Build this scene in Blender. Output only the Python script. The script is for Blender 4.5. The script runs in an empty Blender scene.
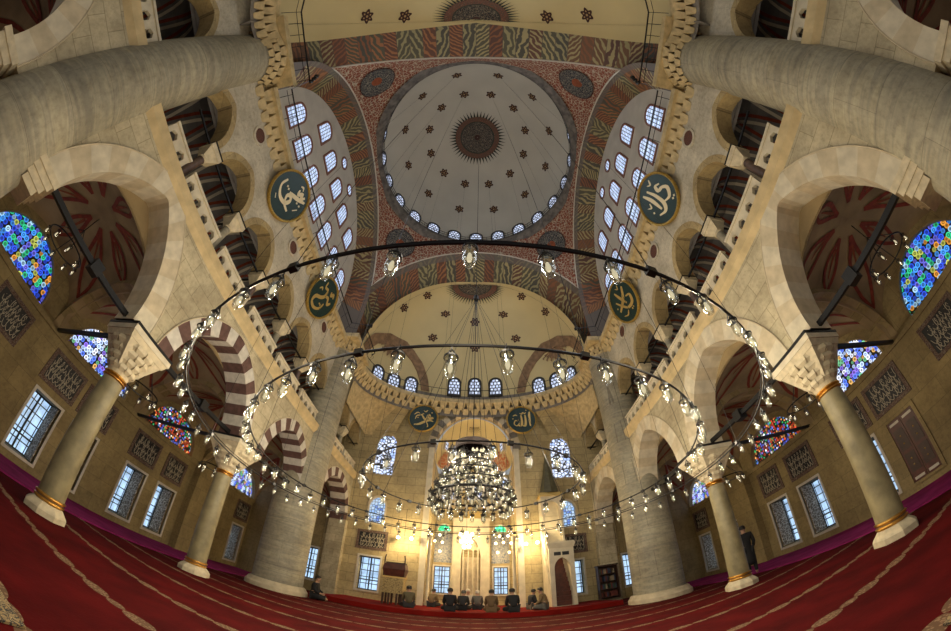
import bpy, math, random
from mathutils import Vector, Matrix
from mathutils.geometry import tessellate_polygon
PI = math.pi
RND = random.Random(7)
SC = bpy.context.scene
COL = SC.collection
sin, cos, rad = math.sin, math.cos, math.radians

# ------------------------------------------------------------------ camera
cam_d = bpy.data.cameras.new('camera')
cam = bpy.data.objects.new('camera', cam_d)
COL.objects.link(cam)
SC.camera = cam
FPX, FK, PITCH, ROLL, YAW = 325.77449, 0.33750438, rad(47.06096), rad(1.193439), rad(0.583208)
CAMP = Vector((0.23083, 0.0, 1.07958))
Rv, Fv, Uv = Vector((1, 0, 0)), Vector((0, cos(PITCH), sin(PITCH))), Vector((0, -sin(PITCH), cos(PITCH)))
R2, U2 = Rv*cos(ROLL)+Uv*sin(ROLL), -Rv*sin(ROLL)+Uv*cos(ROLL)
ZR = Matrix.Rotation(YAW, 3, 'Z')
R2, U2, F2 = ZR @ R2, ZR @ U2, ZR @ Fv
cam.matrix_world = Matrix(((R2.x, U2.x, -F2.x, CAMP.x), (R2.y, U2.y, -F2.y, CAMP.y), (R2.z, U2.z, -F2.z, CAMP.z), (0, 0, 0, 1)))
cam_d.type = 'PANO'
cam_d.sensor_fit = 'HORIZONTAL'
cam_d.sensor_width = 36.0
cam_d.lens = 9.0
def _lens_poly():                                  # angle = atan(k r / f) / k, fitted by a quartic in millimetres
    mm = 36.0/951.0
    n = 4
    xs = [i*600.0/60 for i in range(1, 61)]
    A = [[0.0]*n for _ in range(n)]; B = [0.0]*n
    for x in xs:
        row = [(x*mm/10)**(j+1) for j in range(n)]
        t = math.atan(FK*x/FPX)/FK
        for i in range(n):
            B[i] += row[i]*t
            for j in range(n):
                A[i][j] += row[i]*row[j]
    for i in range(n):                             # gaussian elimination
        pv = max(range(i, n), key=lambda r: abs(A[r][i]))
        A[i], A[pv] = A[pv], A[i]; B[i], B[pv] = B[pv], B[i]
        for r in range(n):
            if r != i:
                m = A[r][i]/A[i][i]
                A[r] = [a-m*b for a, b in zip(A[r], A[i])]; B[r] -= m*B[i]
    return [B[i]/A[i][i]/10**(i+1) for i in range(n)]
K = _lens_poly()
cy = cam_d
cy.panorama_type = 'FISHEYE_LENS_POLYNOMIAL'
cy.fisheye_fov = rad(250)
SGN = -1.0
cy.fisheye_polynomial_k0 = 0.0
cy.fisheye_polynomial_k1, cy.fisheye_polynomial_k2, cy.fisheye_polynomial_k3, cy.fisheye_polynomial_k4 = [SGN*k for k in K]
cam_d.clip_start = 0.02
cam_d.clip_end = 200

# ------------------------------------------------------------------ mesh helpers
class MB:
    def __init__(s):
        s.v, s.f, s.m, s.uv = [], [], [], {}
    def add(s, vs, fs, mi=0):
        o = len(s.v); s.v += [tuple(p) for p in vs]
        for f in fs:
            s.f.append([o+i for i in f]); s.m.append(mi)
    def box(s, x0, x1, y0, y1, z0, z1, mi=0):
        s.add([(x0, y0, z0), (x1, y0, z0), (x1, y1, z0), (x0, y1, z0), (x0, y0, z1), (x1, y0, z1), (x1, y1, z1), (x0, y1, z1)],
              [(0, 3, 2, 1), (4, 5, 6, 7), (0, 1, 5, 4), (1, 2, 6, 5), (2, 3, 7, 6), (3, 0, 4, 7)], mi)
    def frustum(s, cx, cy_, z0, z1, a0, b0, a1, b1, mi=0):
        s.add([(cx-a0, cy_-b0, z0), (cx+a0, cy_-b0, z0), (cx+a0, cy_+b0, z0), (cx-a0, cy_+b0, z0),
               (cx-a1, cy_-b1, z1), (cx+a1, cy_-b1, z1), (cx+a1, cy_+b1, z1), (cx-a1, cy_+b1, z1)],
              [(0, 3, 2, 1), (4, 5, 6, 7), (0, 1, 5, 4), (1, 2, 6, 5), (2, 3, 7, 6), (3, 0, 4, 7)], mi)
    def obox(s, c, ex, ey, ez, mi=0):
        c, ex, ey, ez = Vector(c), Vector(ex), Vector(ey), Vector(ez)
        vs = [c+a*ex+b*ey+d*ez for d in (-1, 1) for a, b in ((-1, -1), (1, -1), (1, 1), (-1, 1))]
        s.add(vs, [(0, 3, 2, 1), (4, 5, 6, 7), (0, 1, 5, 4), (1, 2, 6, 5), (2, 3, 7, 6), (3, 0, 4, 7)], mi)
    def tube(s, pts, r, n=6, closed=False, mi=0):
        pts = [Vector(p) for p in pts]; N = len(pts)
        rr = r if isinstance(r, (list, tuple)) else [r]*N
        vs = []; up = None
        for i, p in enumerate(pts):
            if closed: t = (pts[(i+1) % N]-pts[i-1])
            else: t = pts[min(i+1, N-1)]-pts[max(i-1, 0)]
            if t.length < 1e-9: t = Vector((0, 0, 1))
            t.normalize()
            if up is None:
                a = Vector((0, 0, 1)) if abs(t.z) < .9 else Vector((1, 0, 0))
                up = t.cross(a).normalized()
            up = (up-t*up.dot(t))
            up = up.normalized() if up.length > 1e-6 else t.orthogonal().normalized()
            w = t.cross(up)
            for k in range(n):
                a = 2*PI*k/n
                vs.append(p+up*(cos(a)*rr[i])+w*(sin(a)*rr[i]))
        fs = []
        for i in range(N if closed else N-1):
            j = (i+1) % N
            for k in range(n):
                l = (k+1) % n
                fs.append((i*n+k, i*n+l, j*n+l, j*n+k))
        if not closed:
            fs.append(tuple(range(n))[::-1]); fs.append(tuple((N-1)*n+k for k in range(n)))
        s.add(vs, fs, mi)
    def lathe(s, prof, cx=0, cy_=0, n=24, a0=0.0, a1=2*PI, mi=0, sx=1, sy=1):
        full = abs(a1-a0-2*PI) < 1e-6
        M = n if full else n+1
        vs = []
        for r, z in prof:
            for k in range(M):
                a = a0+(a1-a0)*k/n
                vs.append((cx+cos(a)*r*sx, cy_+sin(a)*r*sy, z))
        fs = []
        for i in range(len(prof)-1):
            for k in range(n):
                l = (k+1) % M
                fs.append((i*M+k, i*M+l, (i+1)*M+l, (i+1)*M+k))
        s.add(vs, fs, mi)
    def extr(s, outer, holes, mp, d0, d1, mi=0, mi_side=None):
        ms = mi if mi_side is None else mi_side
        loops = [outer]+list(holes)
        flat = [q for l in loops for q in l]
        tri = tessellate_polygon([[Vector((u, w, 0)) for u, w in l] for l in loops])
        s.add([mp(u, w, d0) for u, w in flat], [tuple(t) for t in tri], mi)
        s.add([mp(u, w, d1) for u, w in flat], [tuple(t)[::-1] for t in tri], mi)
        for l in loops:
            n = len(l)
            s.add([mp(u, w, d0) for u, w in l]+[mp(u, w, d1) for u, w in l],
                  [(i, (i+1) % n, n+(i+1) % n, n+i) for i in range(n)], ms)
    def grid(s, fn, nu, nv, mi=0):
        vs = [fn(i/nu, j/nv) for j in range(nv+1) for i in range(nu+1)]
        s.add(vs, [(j*(nu+1)+i, j*(nu+1)+i+1, (j+1)*(nu+1)+i+1, (j+1)*(nu+1)+i) for j in range(nv) for i in range(nu)], mi)
    def uvgrid(s, fn, nu, nv, mi=0):
        o = len(s.v); s.grid(fn, nu, nv, mi)
        for j in range(nv+1):
            for i in range(nu+1):
                s.uv[o+j*(nu+1)+i] = (i/nu, j/nv)
    def mesh(s, name, mats, smooth=False):
        me = bpy.data.meshes.new(name)
        me.from_pydata(s.v, [], s.f)
        for m in (mats if isinstance(mats, (list, tuple)) else [mats]):
            me.materials.append(m)
        me.polygons.foreach_set('material_index', s.m)
        if smooth: me.polygons.foreach_set('use_smooth', [True]*len(s.f))
        if s.uv:
            ul = me.uv_layers.new(name='UVMap')
            for lp in me.loops:
                ul.data[lp.index].uv = s.uv.get(lp.vertex_index, (0, 0))
        me.update()
        return me
    def build(s, name, mats, parent=None, smooth=False):
        o = bpy.data.objects.new(name, s.mesh(name, mats, smooth))
        COL.objects.link(o)
        if parent is not None:
            o.parent = parent
            o.matrix_parent_inverse = parent.matrix_world.inverted()
        return o

def put(name, me, parent=None, loc=None, rotz=None):
    o = bpy.data.objects.new(name, me); COL.objects.link(o)
    if parent is not None: o.parent = parent
    if loc is not None: o.location = loc
    if rotz is not None: o.rotation_euler = (0, 0, rotz)
    return o
def tag(o, label, cat, group=None, kind=None):
    o['label'] = label; o['category'] = cat
    if group: o['group'] = group
    if kind: o['kind'] = kind
    return o
def thing(name, label, cat, loc=(0, 0, 0), rotz=0.0, group=None, kind=None, mat=None):
    o = bpy.data.objects.new(name, None); COL.objects.link(o)
    o.empty_display_size = .1
    o.matrix_world = mat if mat is not None else Matrix.Translation(Vector(loc)) @ Matrix.Rotation(rotz, 4, 'Z')
    return tag(o, label, cat, group, kind)
def struct(name, mb, mats, label, cat='wall', smooth=False):
    return tag(mb.build(name, mats, None, smooth), label, cat, None, 'structure')

def mapX(s, x0): return lambda u, w, d: (s*(x0+d), u, w)
def mapY(y0): return lambda u, w, d: (u, y0+d, w)

def arch(c, a, zs, h, n=14):
    """points of an arch from its right springing over the crown to its left springing"""
    out = []
    if h > a*1.02:
        R = (h*h+a*a)/(2*a); am = math.acos((R-a)/R)
        for i in range(n+1):
            t = am*i/n; out.append((c+a-R+R*cos(t), zs+R*sin(t)))
        for i in range(n-1, -1, -1):
            t = am*i/n; out.append((c-(a-R+R*cos(t)), zs+R*sin(t)))
    else:
        for i in range(2*n+1):
            t = PI*i/(2*n); out.append((c+a*cos(t), zs+h*sin(t)))
    return out
def arch_open(c, a, zs, h, z0, n=14): return [(c+a, z0)]+arch(c, a, zs, h, n)+[(c-a, z0)]
def resample(pts, k):
    L = [0.0]
    for p, q in zip(pts, pts[1:]): L.append(L[-1]+math.hypot(q[0]-p[0], q[1]-p[1]))
    out = []; j = 0
    for i in range(k+1):
        t = L[-1]*i/k
        while j < len(pts)-2 and L[j+1] < t: j += 1
        f = (t-L[j])/max(L[j+1]-L[j], 1e-9)
        out.append((pts[j][0]+(pts[j+1][0]-pts[j][0])*f, pts[j][1]+(pts[j+1][1]-pts[j][1])*f))
    return out
def voussoirs(mb, mp, c, a, zs, h, wd, d0, d1, k, cols, sub=3, inset=.012):
    """wedge stones of an arch, colours alternating"""
    i_ = resample(arch(c, a-inset, zs, h-inset), k*sub); o_ = resample(arch(c, a+wd, zs, h+wd), k*sub)
    for q in range(k):
        mi = cols[q % len(cols)]
        for r in range(sub):
            t = q*sub+r
            p4 = [i_[t], i_[t+1], o_[t+1], o_[t]]
            vs = [mp(u, w, d0) for u, w in p4]+[mp(u, w, d1) for u, w in p4]
            mb.add(vs, [(0, 1, 2, 3), (7, 6, 5, 4), (0, 4, 5, 1), (1, 5, 6, 2), (2, 6, 7, 3), (3, 7, 4, 0)], mi)

# ------------------------------------------------------------------ materials
def newmat(name):
    m = bpy.data.materials.new(name); m.use_nodes = True
    nt = m.node_tree; b = nt.nodes['Principled BSDF']
    b.inputs['Roughness'].default_value = .7
    return m, nt, b
def N(nt, t, **kw):
    n = nt.nodes.new(t)
    for k, v in kw.items():
        if k in n.inputs.keys(): n.inputs[k].default_value = v
        else: setattr(n, k, v)
    return n
def L(nt, a, b): nt.links.new(a, b)
def ramp(nt, stops, interp='LINEAR'):
    r = nt.nodes.new('ShaderNodeValToRGB'); cr = r.color_ramp; cr.interpolation = interp
    while len(cr.elements) < len(stops): cr.elements.new(.5)
    for e, (p, c) in zip(cr.elements, stops):
        e.position = p; e.color = (*c, 1)
    return r
def mixc(nt, fac, a, b, typ='MIX'):
    n = nt.nodes.new('ShaderNodeMix'); n.data_type = 'RGBA'; n.blend_type = typ
    for sock, v in ((0, fac), (6, a), (7, b)):
        if hasattr(v, 'is_linked') or hasattr(v, 'links'): nt.links.new(v, n.inputs[sock])
        elif sock == 0: n.inputs[0].default_value = v
        else: n.inputs[sock].default_value = (*v, 1)
    return n.outputs[2]
def mth(nt, op, a, b=None, c=None):
    n = nt.nodes.new('ShaderNodeMath'); n.operation = op
    for i, v in enumerate((a, b, c)):
        if v is None: continue
        if hasattr(v, 'links'): nt.links.new(v, n.inputs[i])
        else: n.inputs[i].default_value = v
    return n.outputs[0]
def flat(name, c, rough=.7, metal=0.0, var=0.0, sc=8.0, bump=0.0):
    m, nt, b = newmat(name)
    b.inputs['Roughness'].default_value = rough; b.inputs['Metallic'].default_value = metal
    if var:
        tc = N(nt, 'ShaderNodeTexCoord'); no = N(nt, 'ShaderNodeTexNoise', Scale=sc, Detail=5.0)
        L(nt, tc.outputs['Object'], no.inputs['Vector'])
        r = ramp(nt, [(.3, tuple(x*(1-var) for x in c)), (.7, tuple(min(1, x*(1+var)) for x in c))])
        L(nt, no.outputs[0], r.inputs[0]); L(nt, r.outputs[0], b.inputs['Base Color'])
        if bump:
            bp = N(nt, 'ShaderNodeBump', Strength=bump, Distance=.02); L(nt, no.outputs[0], bp.inputs['Height']); L(nt, bp.outputs[0], b.inputs['Normal'])
    else: b.inputs['Base Color'].default_value = (*c, 1)
    return m
def stone(name, c1, c2, mortar, bw=.95, bh=.42, msz=.008, stain=.45, rough=.75):
    """ashlar courses: u = x + y along either wall direction, v = z"""
    m, nt, b = newmat(name); b.inputs['Roughness'].default_value = rough
    tc = N(nt, 'ShaderNodeTexCoord'); sp = N(nt, 'ShaderNodeSeparateXYZ'); L(nt, tc.outputs['Object'], sp.inputs[0])
    u = mth(nt, 'ADD', sp.outputs[0], sp.outputs[1])
    cb = N(nt, 'ShaderNodeCombineXYZ'); L(nt, u, cb.inputs[0]); L(nt, sp.outputs[2], cb.inputs[1])
    br = N(nt, 'ShaderNodeTexBrick'); br.offset = .5
    L(nt, cb.outputs[0], br.inputs['Vector'])
    for k, v in (('Color1', (*c1, 1)), ('Color2', (*c2, 1)), ('Mortar', (*mortar, 1)), ('Scale', 1.0), ('Mortar Size', msz), ('Brick Width', bw), ('Row Height', bh), ('Bias', 0.0), ('Mortar Smooth', .3)):
        br.inputs[k].default_value = v
    n1 = N(nt, 'ShaderNodeTexNoise', Scale=.9, Detail=7.0, Roughness=.62); L(nt, tc.outputs['Object'], n1.inputs['Vector'])
    r1 = ramp(nt, [(.28, (1-stain, 1-stain*1.05, 1-stain*1.1)), (.62, (1.0, 1.0, 1.0))]); L(nt, n1.outputs[0], r1.inputs[0])
    n2 = N(nt, 'ShaderNodeTexNoise', Scale=9.0, Detail=6.0, Roughness=.7); L(nt, tc.outputs['Object'], n2.inputs['Vector'])
    r2 = ramp(nt, [(.3, (.74, .72, .68)), (.5, (.98, .97, .94)), (.7, (1.12, 1.11, 1.06))]); L(nt, n2.outputs[0], r2.inputs[0])
    c = mixc(nt, 1.0, br.outputs[0], r1.outputs[0], 'MULTIPLY'); c = mixc(nt, 1.0, c, r2.outputs[0], 'MULTIPLY')
    L(nt, c, b.inputs['Base Color'])
    bp = N(nt, 'ShaderNodeBump', Strength=.25, Distance=.03); L(nt, n2.outputs[0], bp.inputs['Height']); L(nt, bp.outputs[0], b.inputs['Normal'])
    return m
def emis(name, c, s):
    m, nt, b = newmat(name); nt.nodes.remove(b)
    e = N(nt, 'ShaderNodeEmission'); e.inputs[0].default_value = (*c, 1); e.inputs[1].default_value = s
    L(nt, e.outputs[0], nt.nodes['Material Output'].inputs[0]); return m
def pane_grid(name, c, s, bw, bh, msz, off=0.0):
    """leaded daylight pane: bright glass, dark glazing bars"""
    m, nt, b = newmat(name); b.inputs['Roughness'].default_value = .3
    tc = N(nt, 'ShaderNodeTexCoord'); sp = N(nt, 'ShaderNodeSeparateXYZ'); L(nt, tc.outputs['Object'], sp.inputs[0])
    cb = N(nt, 'ShaderNodeCombineXYZ'); L(nt, mth(nt, 'ADD', sp.outputs[0], bw/2), cb.inputs[0]); L(nt, sp.outputs[2], cb.inputs[1])
    br = N(nt, 'ShaderNodeTexBrick'); br.offset = off; L(nt, cb.outputs[0], br.inputs['Vector'])
    for k, v in (('Color1', (1, 1, 1, 1)), ('Color2', (.82, .86, .92, 1)), ('Mortar', (0, 0, 0, 1)), ('Scale', 1.0), ('Mortar Size', msz), ('Brick Width', bw), ('Row Height', bh), ('Mortar Smooth', .2)):
        br.inputs[k].default_value = v
    no = N(nt, 'ShaderNodeTexNoise', Scale=3.0, Detail=3.0); L(nt, tc.outputs['Object'], no.inputs['Vector'])
    r = ramp(nt, [(.35, tuple(x*.6 for x in c)), (.6, c)]); L(nt, no.outputs[0], r.inputs[0])
    col = mixc(nt, 1.0, br.outputs[0], r.outputs[0], 'MULTIPLY')
    b.inputs['Base Color'].default_value = (.02, .02, .025, 1)
    L(nt, col, b.inputs['Emission Color']); b.inputs['Emission Strength'].default_value = s
    return m
def pane_cells(name, stops, s, scale, edge=.08, white=False):
    """glass roundels set in plaster"""
    m, nt, b = newmat(name); b.inputs['Roughness'].default_value = .3
    tc = N(nt, 'ShaderNodeTexCoord')
    v = N(nt, 'ShaderNodeTexVoronoi', Scale=scale, Randomness=(.6 if white else .42)); L(nt, tc.outputs['Object'], v.inputs['Vector'])
    v.voronoi_dimensions = '3D'
    e = N(nt, 'ShaderNodeTexVoronoi', Scale=scale, Randomness=(.6 if white else .42)); e.feature = 'DISTANCE_TO_EDGE'; L(nt, tc.outputs['Object'], e.inputs['Vector'])
    sp = N(nt, 'ShaderNodeSeparateColor'); L(nt, v.outputs['Color'], sp.inputs[0])
    r = ramp(nt, stops, 'CONSTANT'); L(nt, sp.outputs[0], r.inputs[0])
    msk = mth(nt, 'GREATER_THAN', e.outputs['Distance'], edge) if white else mth(nt, 'LESS_THAN', v.outputs['Distance'], .56)
    if not white:
        inner = ramp(nt, [(.06, (2.4, 2.4, 2.4)), (.16, (.35, .35, .35)), (.30, (.8, .8, .8)), (.44, (2.1, 2.1, 2.1))]); L(nt, v.outputs['Distance'], inner.inputs[0])
        col = mixc(nt, 1.0, r.outputs[0], inner.outputs[0], 'MULTIPLY')
        br = mth(nt, 'MULTIPLY_ADD', sp.outputs[1], .9, .35)
        st = mth(nt, 'MULTIPLY', mth(nt, 'MULTIPLY', msk, br), s)
    else:
        col = r.outputs[0]; st = mth(nt, 'MULTIPLY', msk, s)
    b.inputs['Base Color'].default_value = (.05, .045, .04, 1)
    L(nt, col, b.inputs['Emission Color']); L(nt, st, b.inputs['Emission Strength'])
    return m
def arabesque(name, base, c2, c3, sc=5.0, rough=.7):
    """small scrolling tendrils on a coloured ground"""
    m, nt, b = newmat(name); b.inputs['Roughness'].default_value = rough
    tc = N(nt, 'ShaderNodeTexCoord'); no = N(nt, 'ShaderNodeTexNoise', Scale=sc*.6, Detail=2.0); L(nt, tc.outputs['Object'], no.inputs['Vector'])
    wv = mixc(nt, .25, tc.outputs['Object'], no.outputs[1], 'ADD')
    v = N(nt, 'ShaderNodeTexVoronoi', Scale=sc); v.feature = 'DISTANCE_TO_EDGE'; L(nt, wv, v.inputs['Vector'])
    v2 = N(nt, 'ShaderNodeTexVoronoi', Scale=sc*1.7); L(nt, wv, v2.inputs['Vector'])
    m1 = ramp(nt, [(.04, (1, 1, 1)), (.09, (0, 0, 0))]); L(nt, v.outputs['Distance'], m1.inputs[0])
    m2 = ramp(nt, [(.16, (1, 1, 1)), (.24, (0, 0, 0))]); L(nt, v2.outputs['Distance'], m2.inputs[0])
    c = mixc(nt, m1.outputs[0], base, c2); c = mixc(nt, m2.outputs[0], c, c3)
    L(nt, c, b.inputs['Base Color']); return m
def uvstripes(name, band=.2):
    """painted voussoirs of the great arches: blocks along u, each with its own wavy veins"""
    m, nt, b = newmat(name)
    tc = N(nt, 'ShaderNodeTexCoord'); sp = N(nt, 'ShaderNodeSeparateXYZ'); L(nt, tc.outputs['UV'], sp.inputs[0])
    blk = mth(nt, 'FLOOR', mth(nt, 'MULTIPLY', sp.outputs[0], 34.0))
    wn = N(nt, 'ShaderNodeTexWhiteNoise'); wn.noise_dimensions = '1D'; L(nt, blk, wn.inputs['W'])
    sc_ = N(nt, 'ShaderNodeSeparateColor'); L(nt, wn.outputs['Color'], sc_.inputs[0])
    no = N(nt, 'ShaderNodeTexNoise', Scale=1.6, Detail=2.0); L(nt, tc.outputs['Object'], no.inputs['Vector'])
    ang = mth(nt, 'MULTIPLY', mth(nt, 'SUBTRACT', sc_.outputs[1], .5), 130.0)
    ph = mth(nt, 'ADD', mth(nt, 'MULTIPLY', sp.outputs[0], 430.0), mth(nt, 'MULTIPLY', sp.outputs[1], ang))
    ph = mth(nt, 'ADD', ph, mth(nt, 'MULTIPLY', no.outputs[0], 15.0))
    s1 = mth(nt, 'SINE', ph)
    r = ramp(nt, [(.52, (0, 0, 0)), (.74, (1, 1, 1))]); L(nt, mth(nt, 'MULTIPLY_ADD', s1, .5, .5), r.inputs[0])
    ca = ramp(nt, [(0, (.115, .048, .028)), (.25, (.085, .078, .045)), (.5, (.15, .075, .035)), (.68, (.07, .064, .045)), (.88, (.095, .042, .028))], 'CONSTANT'); L(nt, sc_.outputs[0], ca.inputs[0])
    cb = ramp(nt, [(0, (.34, .28, .13)), (.38, (.30, .125, .05)), (.58, (.29, .25, .12)), (.82, (.22, .085, .035))], 'CONSTANT'); L(nt, sc_.outputs[2], cb.inputs[0])
    c = mixc(nt, r.outputs[0], ca.outputs[0], cb.outputs[0])
    jn = mth(nt, 'FRACT', mth(nt, 'MULTIPLY', sp.outputs[0], 34.0)); jm = mth(nt, 'LESS_THAN', jn, .04)
    c = mixc(nt, jm, c, (.1, .07, .05))
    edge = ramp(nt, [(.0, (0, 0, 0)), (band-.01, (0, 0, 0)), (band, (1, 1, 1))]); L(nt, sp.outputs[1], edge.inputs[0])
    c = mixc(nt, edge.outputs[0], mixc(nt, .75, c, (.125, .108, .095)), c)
    L(nt, c, b.inputs['Base Color']); return m
# ------------------------------------------------------------------ palette
M = {}
M['stone'] = stone('limestone_ashlar', (.56, .46, .265), (.46, .385, .225), (.27, .22, .13))
M['stone2'] = stone('limestone_ashlar_pale', (.60, .53, .37), (.50, .445, .31), (.32, .28, .18), .8, .4)
M['voussoir'] = flat('pale_voussoir_stone', (.60, .54, .41), .75, 0, .16, 4, .2)
M['voussoir2'] = flat('warm_voussoir_stone', (.54, .46, .32), .75, 0, .16, 4, .2)
M['soffit'] = stone('gold_soffit_stone', (.50, .39, .20), (.42, .33, .17), (.26, .2, .11), .7, .4)
M['cornice'] = flat('ochre_cornice_stone', (.56, .44, .24), .7, 0, .18, 3, .2)
M['muq'] = flat('ochre_muqarnas_stone', (.52, .41, .22), .75, 0, .25, 5, .3)
M['pier'] = stone('striated_pier_marble', (.42, .395, .315), (.36, .34, .27), (.24, .22, .17), 2.6, .92, .006, .3, .6)
M['gallery'] = stone('grey_gallery_plaster', (.62, .57, .46), (.56, .52, .42), (.4, .37, .3), 1.1, .55, .004, .4)
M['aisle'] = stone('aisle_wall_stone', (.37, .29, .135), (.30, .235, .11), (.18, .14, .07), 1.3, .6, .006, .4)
M['qibla'] = stone('qibla_wall_stone', (.54, .445, .25), (.43, .355, .2), (.2, .17, .1), 1.0, .46, .01, .3)
M['marble'] = flat('veined_column_marble', (.27, .23, .125), .45, 0, .3, 3.5)
M['capital'] = flat('carved_capital_stone', (.60, .52, .36), .7, 0, .16, 8, .3)
M['gold'] = flat('gilded_ring', (.75, .42, .10), .3, 1.0, .1, 20)
M['plaster'] = flat('dome_plaster', (.56, .535, .46), .85, 0, .06, .5)
M['semi'] = flat('cream_semidome_plaster', (.62, .52, .28), .85, 0, .06, .5)
M['tymp'] = flat('tympanum_plaster', (.52, .49, .43), .85, 0, .1, 1.5)
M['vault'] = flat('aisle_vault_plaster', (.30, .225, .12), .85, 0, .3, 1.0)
M['redpaint'] = flat('red_vault_paint', (.21, .034, .014), .8, 0, .3, 6)
M['orange'] = flat('orange_vault_paint', (.24, .06, .018), .8, 0, .3, 6)
M['brown'] = flat('brown_voussoir', (.115, .06, .05), .75, 0, .3, 6, .2)
M['whitev'] = flat('white_voussoir', (.56, .53, .47), .75, 0, .15, 6, .2)
M['iron'] = flat('black_iron', (.008, .008, .009), .5, .3)
M['marblew'] = flat('white_marble', (.62, .56, .42), .45, 0, .12, 3)
M['frame'] = flat('pale_marble_frame', (.58, .54, .46), .5, 0, .1, 5)
M['lead'] = flat('dark_window_lead', (.03, .028, .026), .6)
M['pinkframe'] = flat('red_brown_painted_border', (.22, .10, .075), .8, 0, .3, 9)
M['dark'] = flat('dark_painted_band', (.05, .048, .05), .8, 0, .4, 9)
M['greyband'] = flat('grey_painted_band', (.19, .17, .145), .8, 0, .3, 5)
M['white'] = flat('white_paint_line', (.55, .5, .42), .8)
M['pend'] = arabesque('red_arabesque', (.22, .055, .025), (.46, .39, .28), (.03, .035, .04), 5.2)
M['pendmed'] = arabesque('navy_arabesque', (.014, .018, .026), (.24, .22, .17), (.10, .04, .02), 9.0)
M['rim'] = flat('dome_rim_paint', (.13, .115, .10), .8, 0, .5, 3)
M['greatarch'] = uvstripes('painted_great_arch')
M['greatarch2'] = uvstripes('painted_entrance_arch', .02)
M['rosred'] = flat('rosette_brown', (.05, .018, .014), .8)
M['rosgold'] = flat('rosette_ochre', (.42, .28, .13), .8)
M['sundark'] = arabesque('sunburst_dark', (.022, .02, .022), (.20, .17, .12), (.15, .06, .03), 9.0)
M['sunred'] = arabesque('sunburst_red', (.16, .06, .035), (.07, .06, .045), (.30, .22, .13), 10.0)
M['spike'] = flat('sunburst_spike', (.035, .04, .03), .8)
M['exedra'] = flat('exedra_band', (.24, .15, .085), .8, 0, .35, 4)
M['greenboard'] = flat('green_roundel', (.004, .026, .022), .45, 0, .2, 5)
M['goldleaf'] = flat('gold_leaf', (.62, .44, .15), .42, .55)
M['cream'] = flat('cream_lettering', (.75, .66, .44), .5)
M['greenframe'] = flat('gilded_roundel_frame', (.40, .26, .055), .45, .5, .3, 16)
M['tile'] = arabesque('red_blue_tile_border', (.085, .036, .024), (.2, .165, .13), (.02, .026, .06), 14.0)
M['navy'] = flat('navy_tile', (.006, .007, .011), .6)
M['iznik'] = arabesque('blue_white_tile', (.30, .30, .29), (.06, .10, .2), (.12, .16, .26), 8.0, .35)
M['scriptw'] = flat('white_lettering', (.46, .41, .31), .5)
M['wood'] = flat('red_brown_wood', (.085, .02, .012), .45, 0, .35, 7)
M['darkwood'] = flat('dark_wood', (.05, .022, .014), .5, 0, .3, 7)
M['lattice'] = arabesque('carved_shutter', (.20, .155, .11), (.66, .60, .50), (.34, .18, .10), 8.0)
M['skin'] = flat('skin', (.42, .24, .16), .6)
M['bulb'] = emis('lamp_flame_bulb', (1.0, .84, .55), .75)
M['hotbulb'] = emis('bright_bulb', (1.0, .74, .36), 14.0)
M['greenlit'] = pane_cells('green_lit_glass', [(0, (.01, .55, .2)), (.5, (.05, .75, .35)), (.8, (.0, .3, .12))], 2.2, 9, .02)
M['day'] = pane_grid('daylight_pane', (.62, .74, 1.0), 1.25, .17, .2, .02)
M['dayfine'] = pane_grid('leaded_daylight_pane', (.70, .78, 1.0), 1.15, .22, .24, .035, .5)
M['daylow'] = pane_grid('street_window_pane', (.52, .74, 1.0), 1.15, .3, .34, .022)
M['trac'] = pane_cells('white_tracery', [(0, (.72, .8, 1.0)), (.6, (.6, .72, 1.0)), (.85, (.4, .55, 1.0))], 1.25, 5.2, .075, True)
M['bluetrac'] = pane_cells('blue_white_tracery', [(0, (.6, .78, 1.0)), (.6, (.35, .6, 1.0)), (.85, (.15, .3, .8))], .85, 6.5, .09, True)
M['stained'] = pane_cells('stained_roundels', [(0, (.02, .08, .75)), (.25, (.05, .3, .9)), (.45, (.02, .5, .22)), (.6, (.15, .15, .8)), (.74, (.35, .6, .8)), (.86, (.75, .30, .04)), (.93, (.5, .55, .1))], .6, 6.3, .07)
M['stainedpale'] = pane_cells('pale_stained_roundels', [(0, (.1, .2, .9)), (.2, (.5, .65, 1.0)), (.5, (.85, .88, 1.0)), (.7, (.25, .15, .75)), (.82, (.75, .42, .12)), (.92, (.15, .5, .25))], .7, 6.6, .06)
M['stainedred'] = pane_cells('red_stained_roundels', [(0, (.6, .06, .02)), (.3, (.1, .12, .6)), (.5, (.02, .4, .12)), (.66, (.7, .3, .08)), (.78, (.8, .8, .8)), (.9, (.1, .3, .7))], .65, 8.0, .05)
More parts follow.
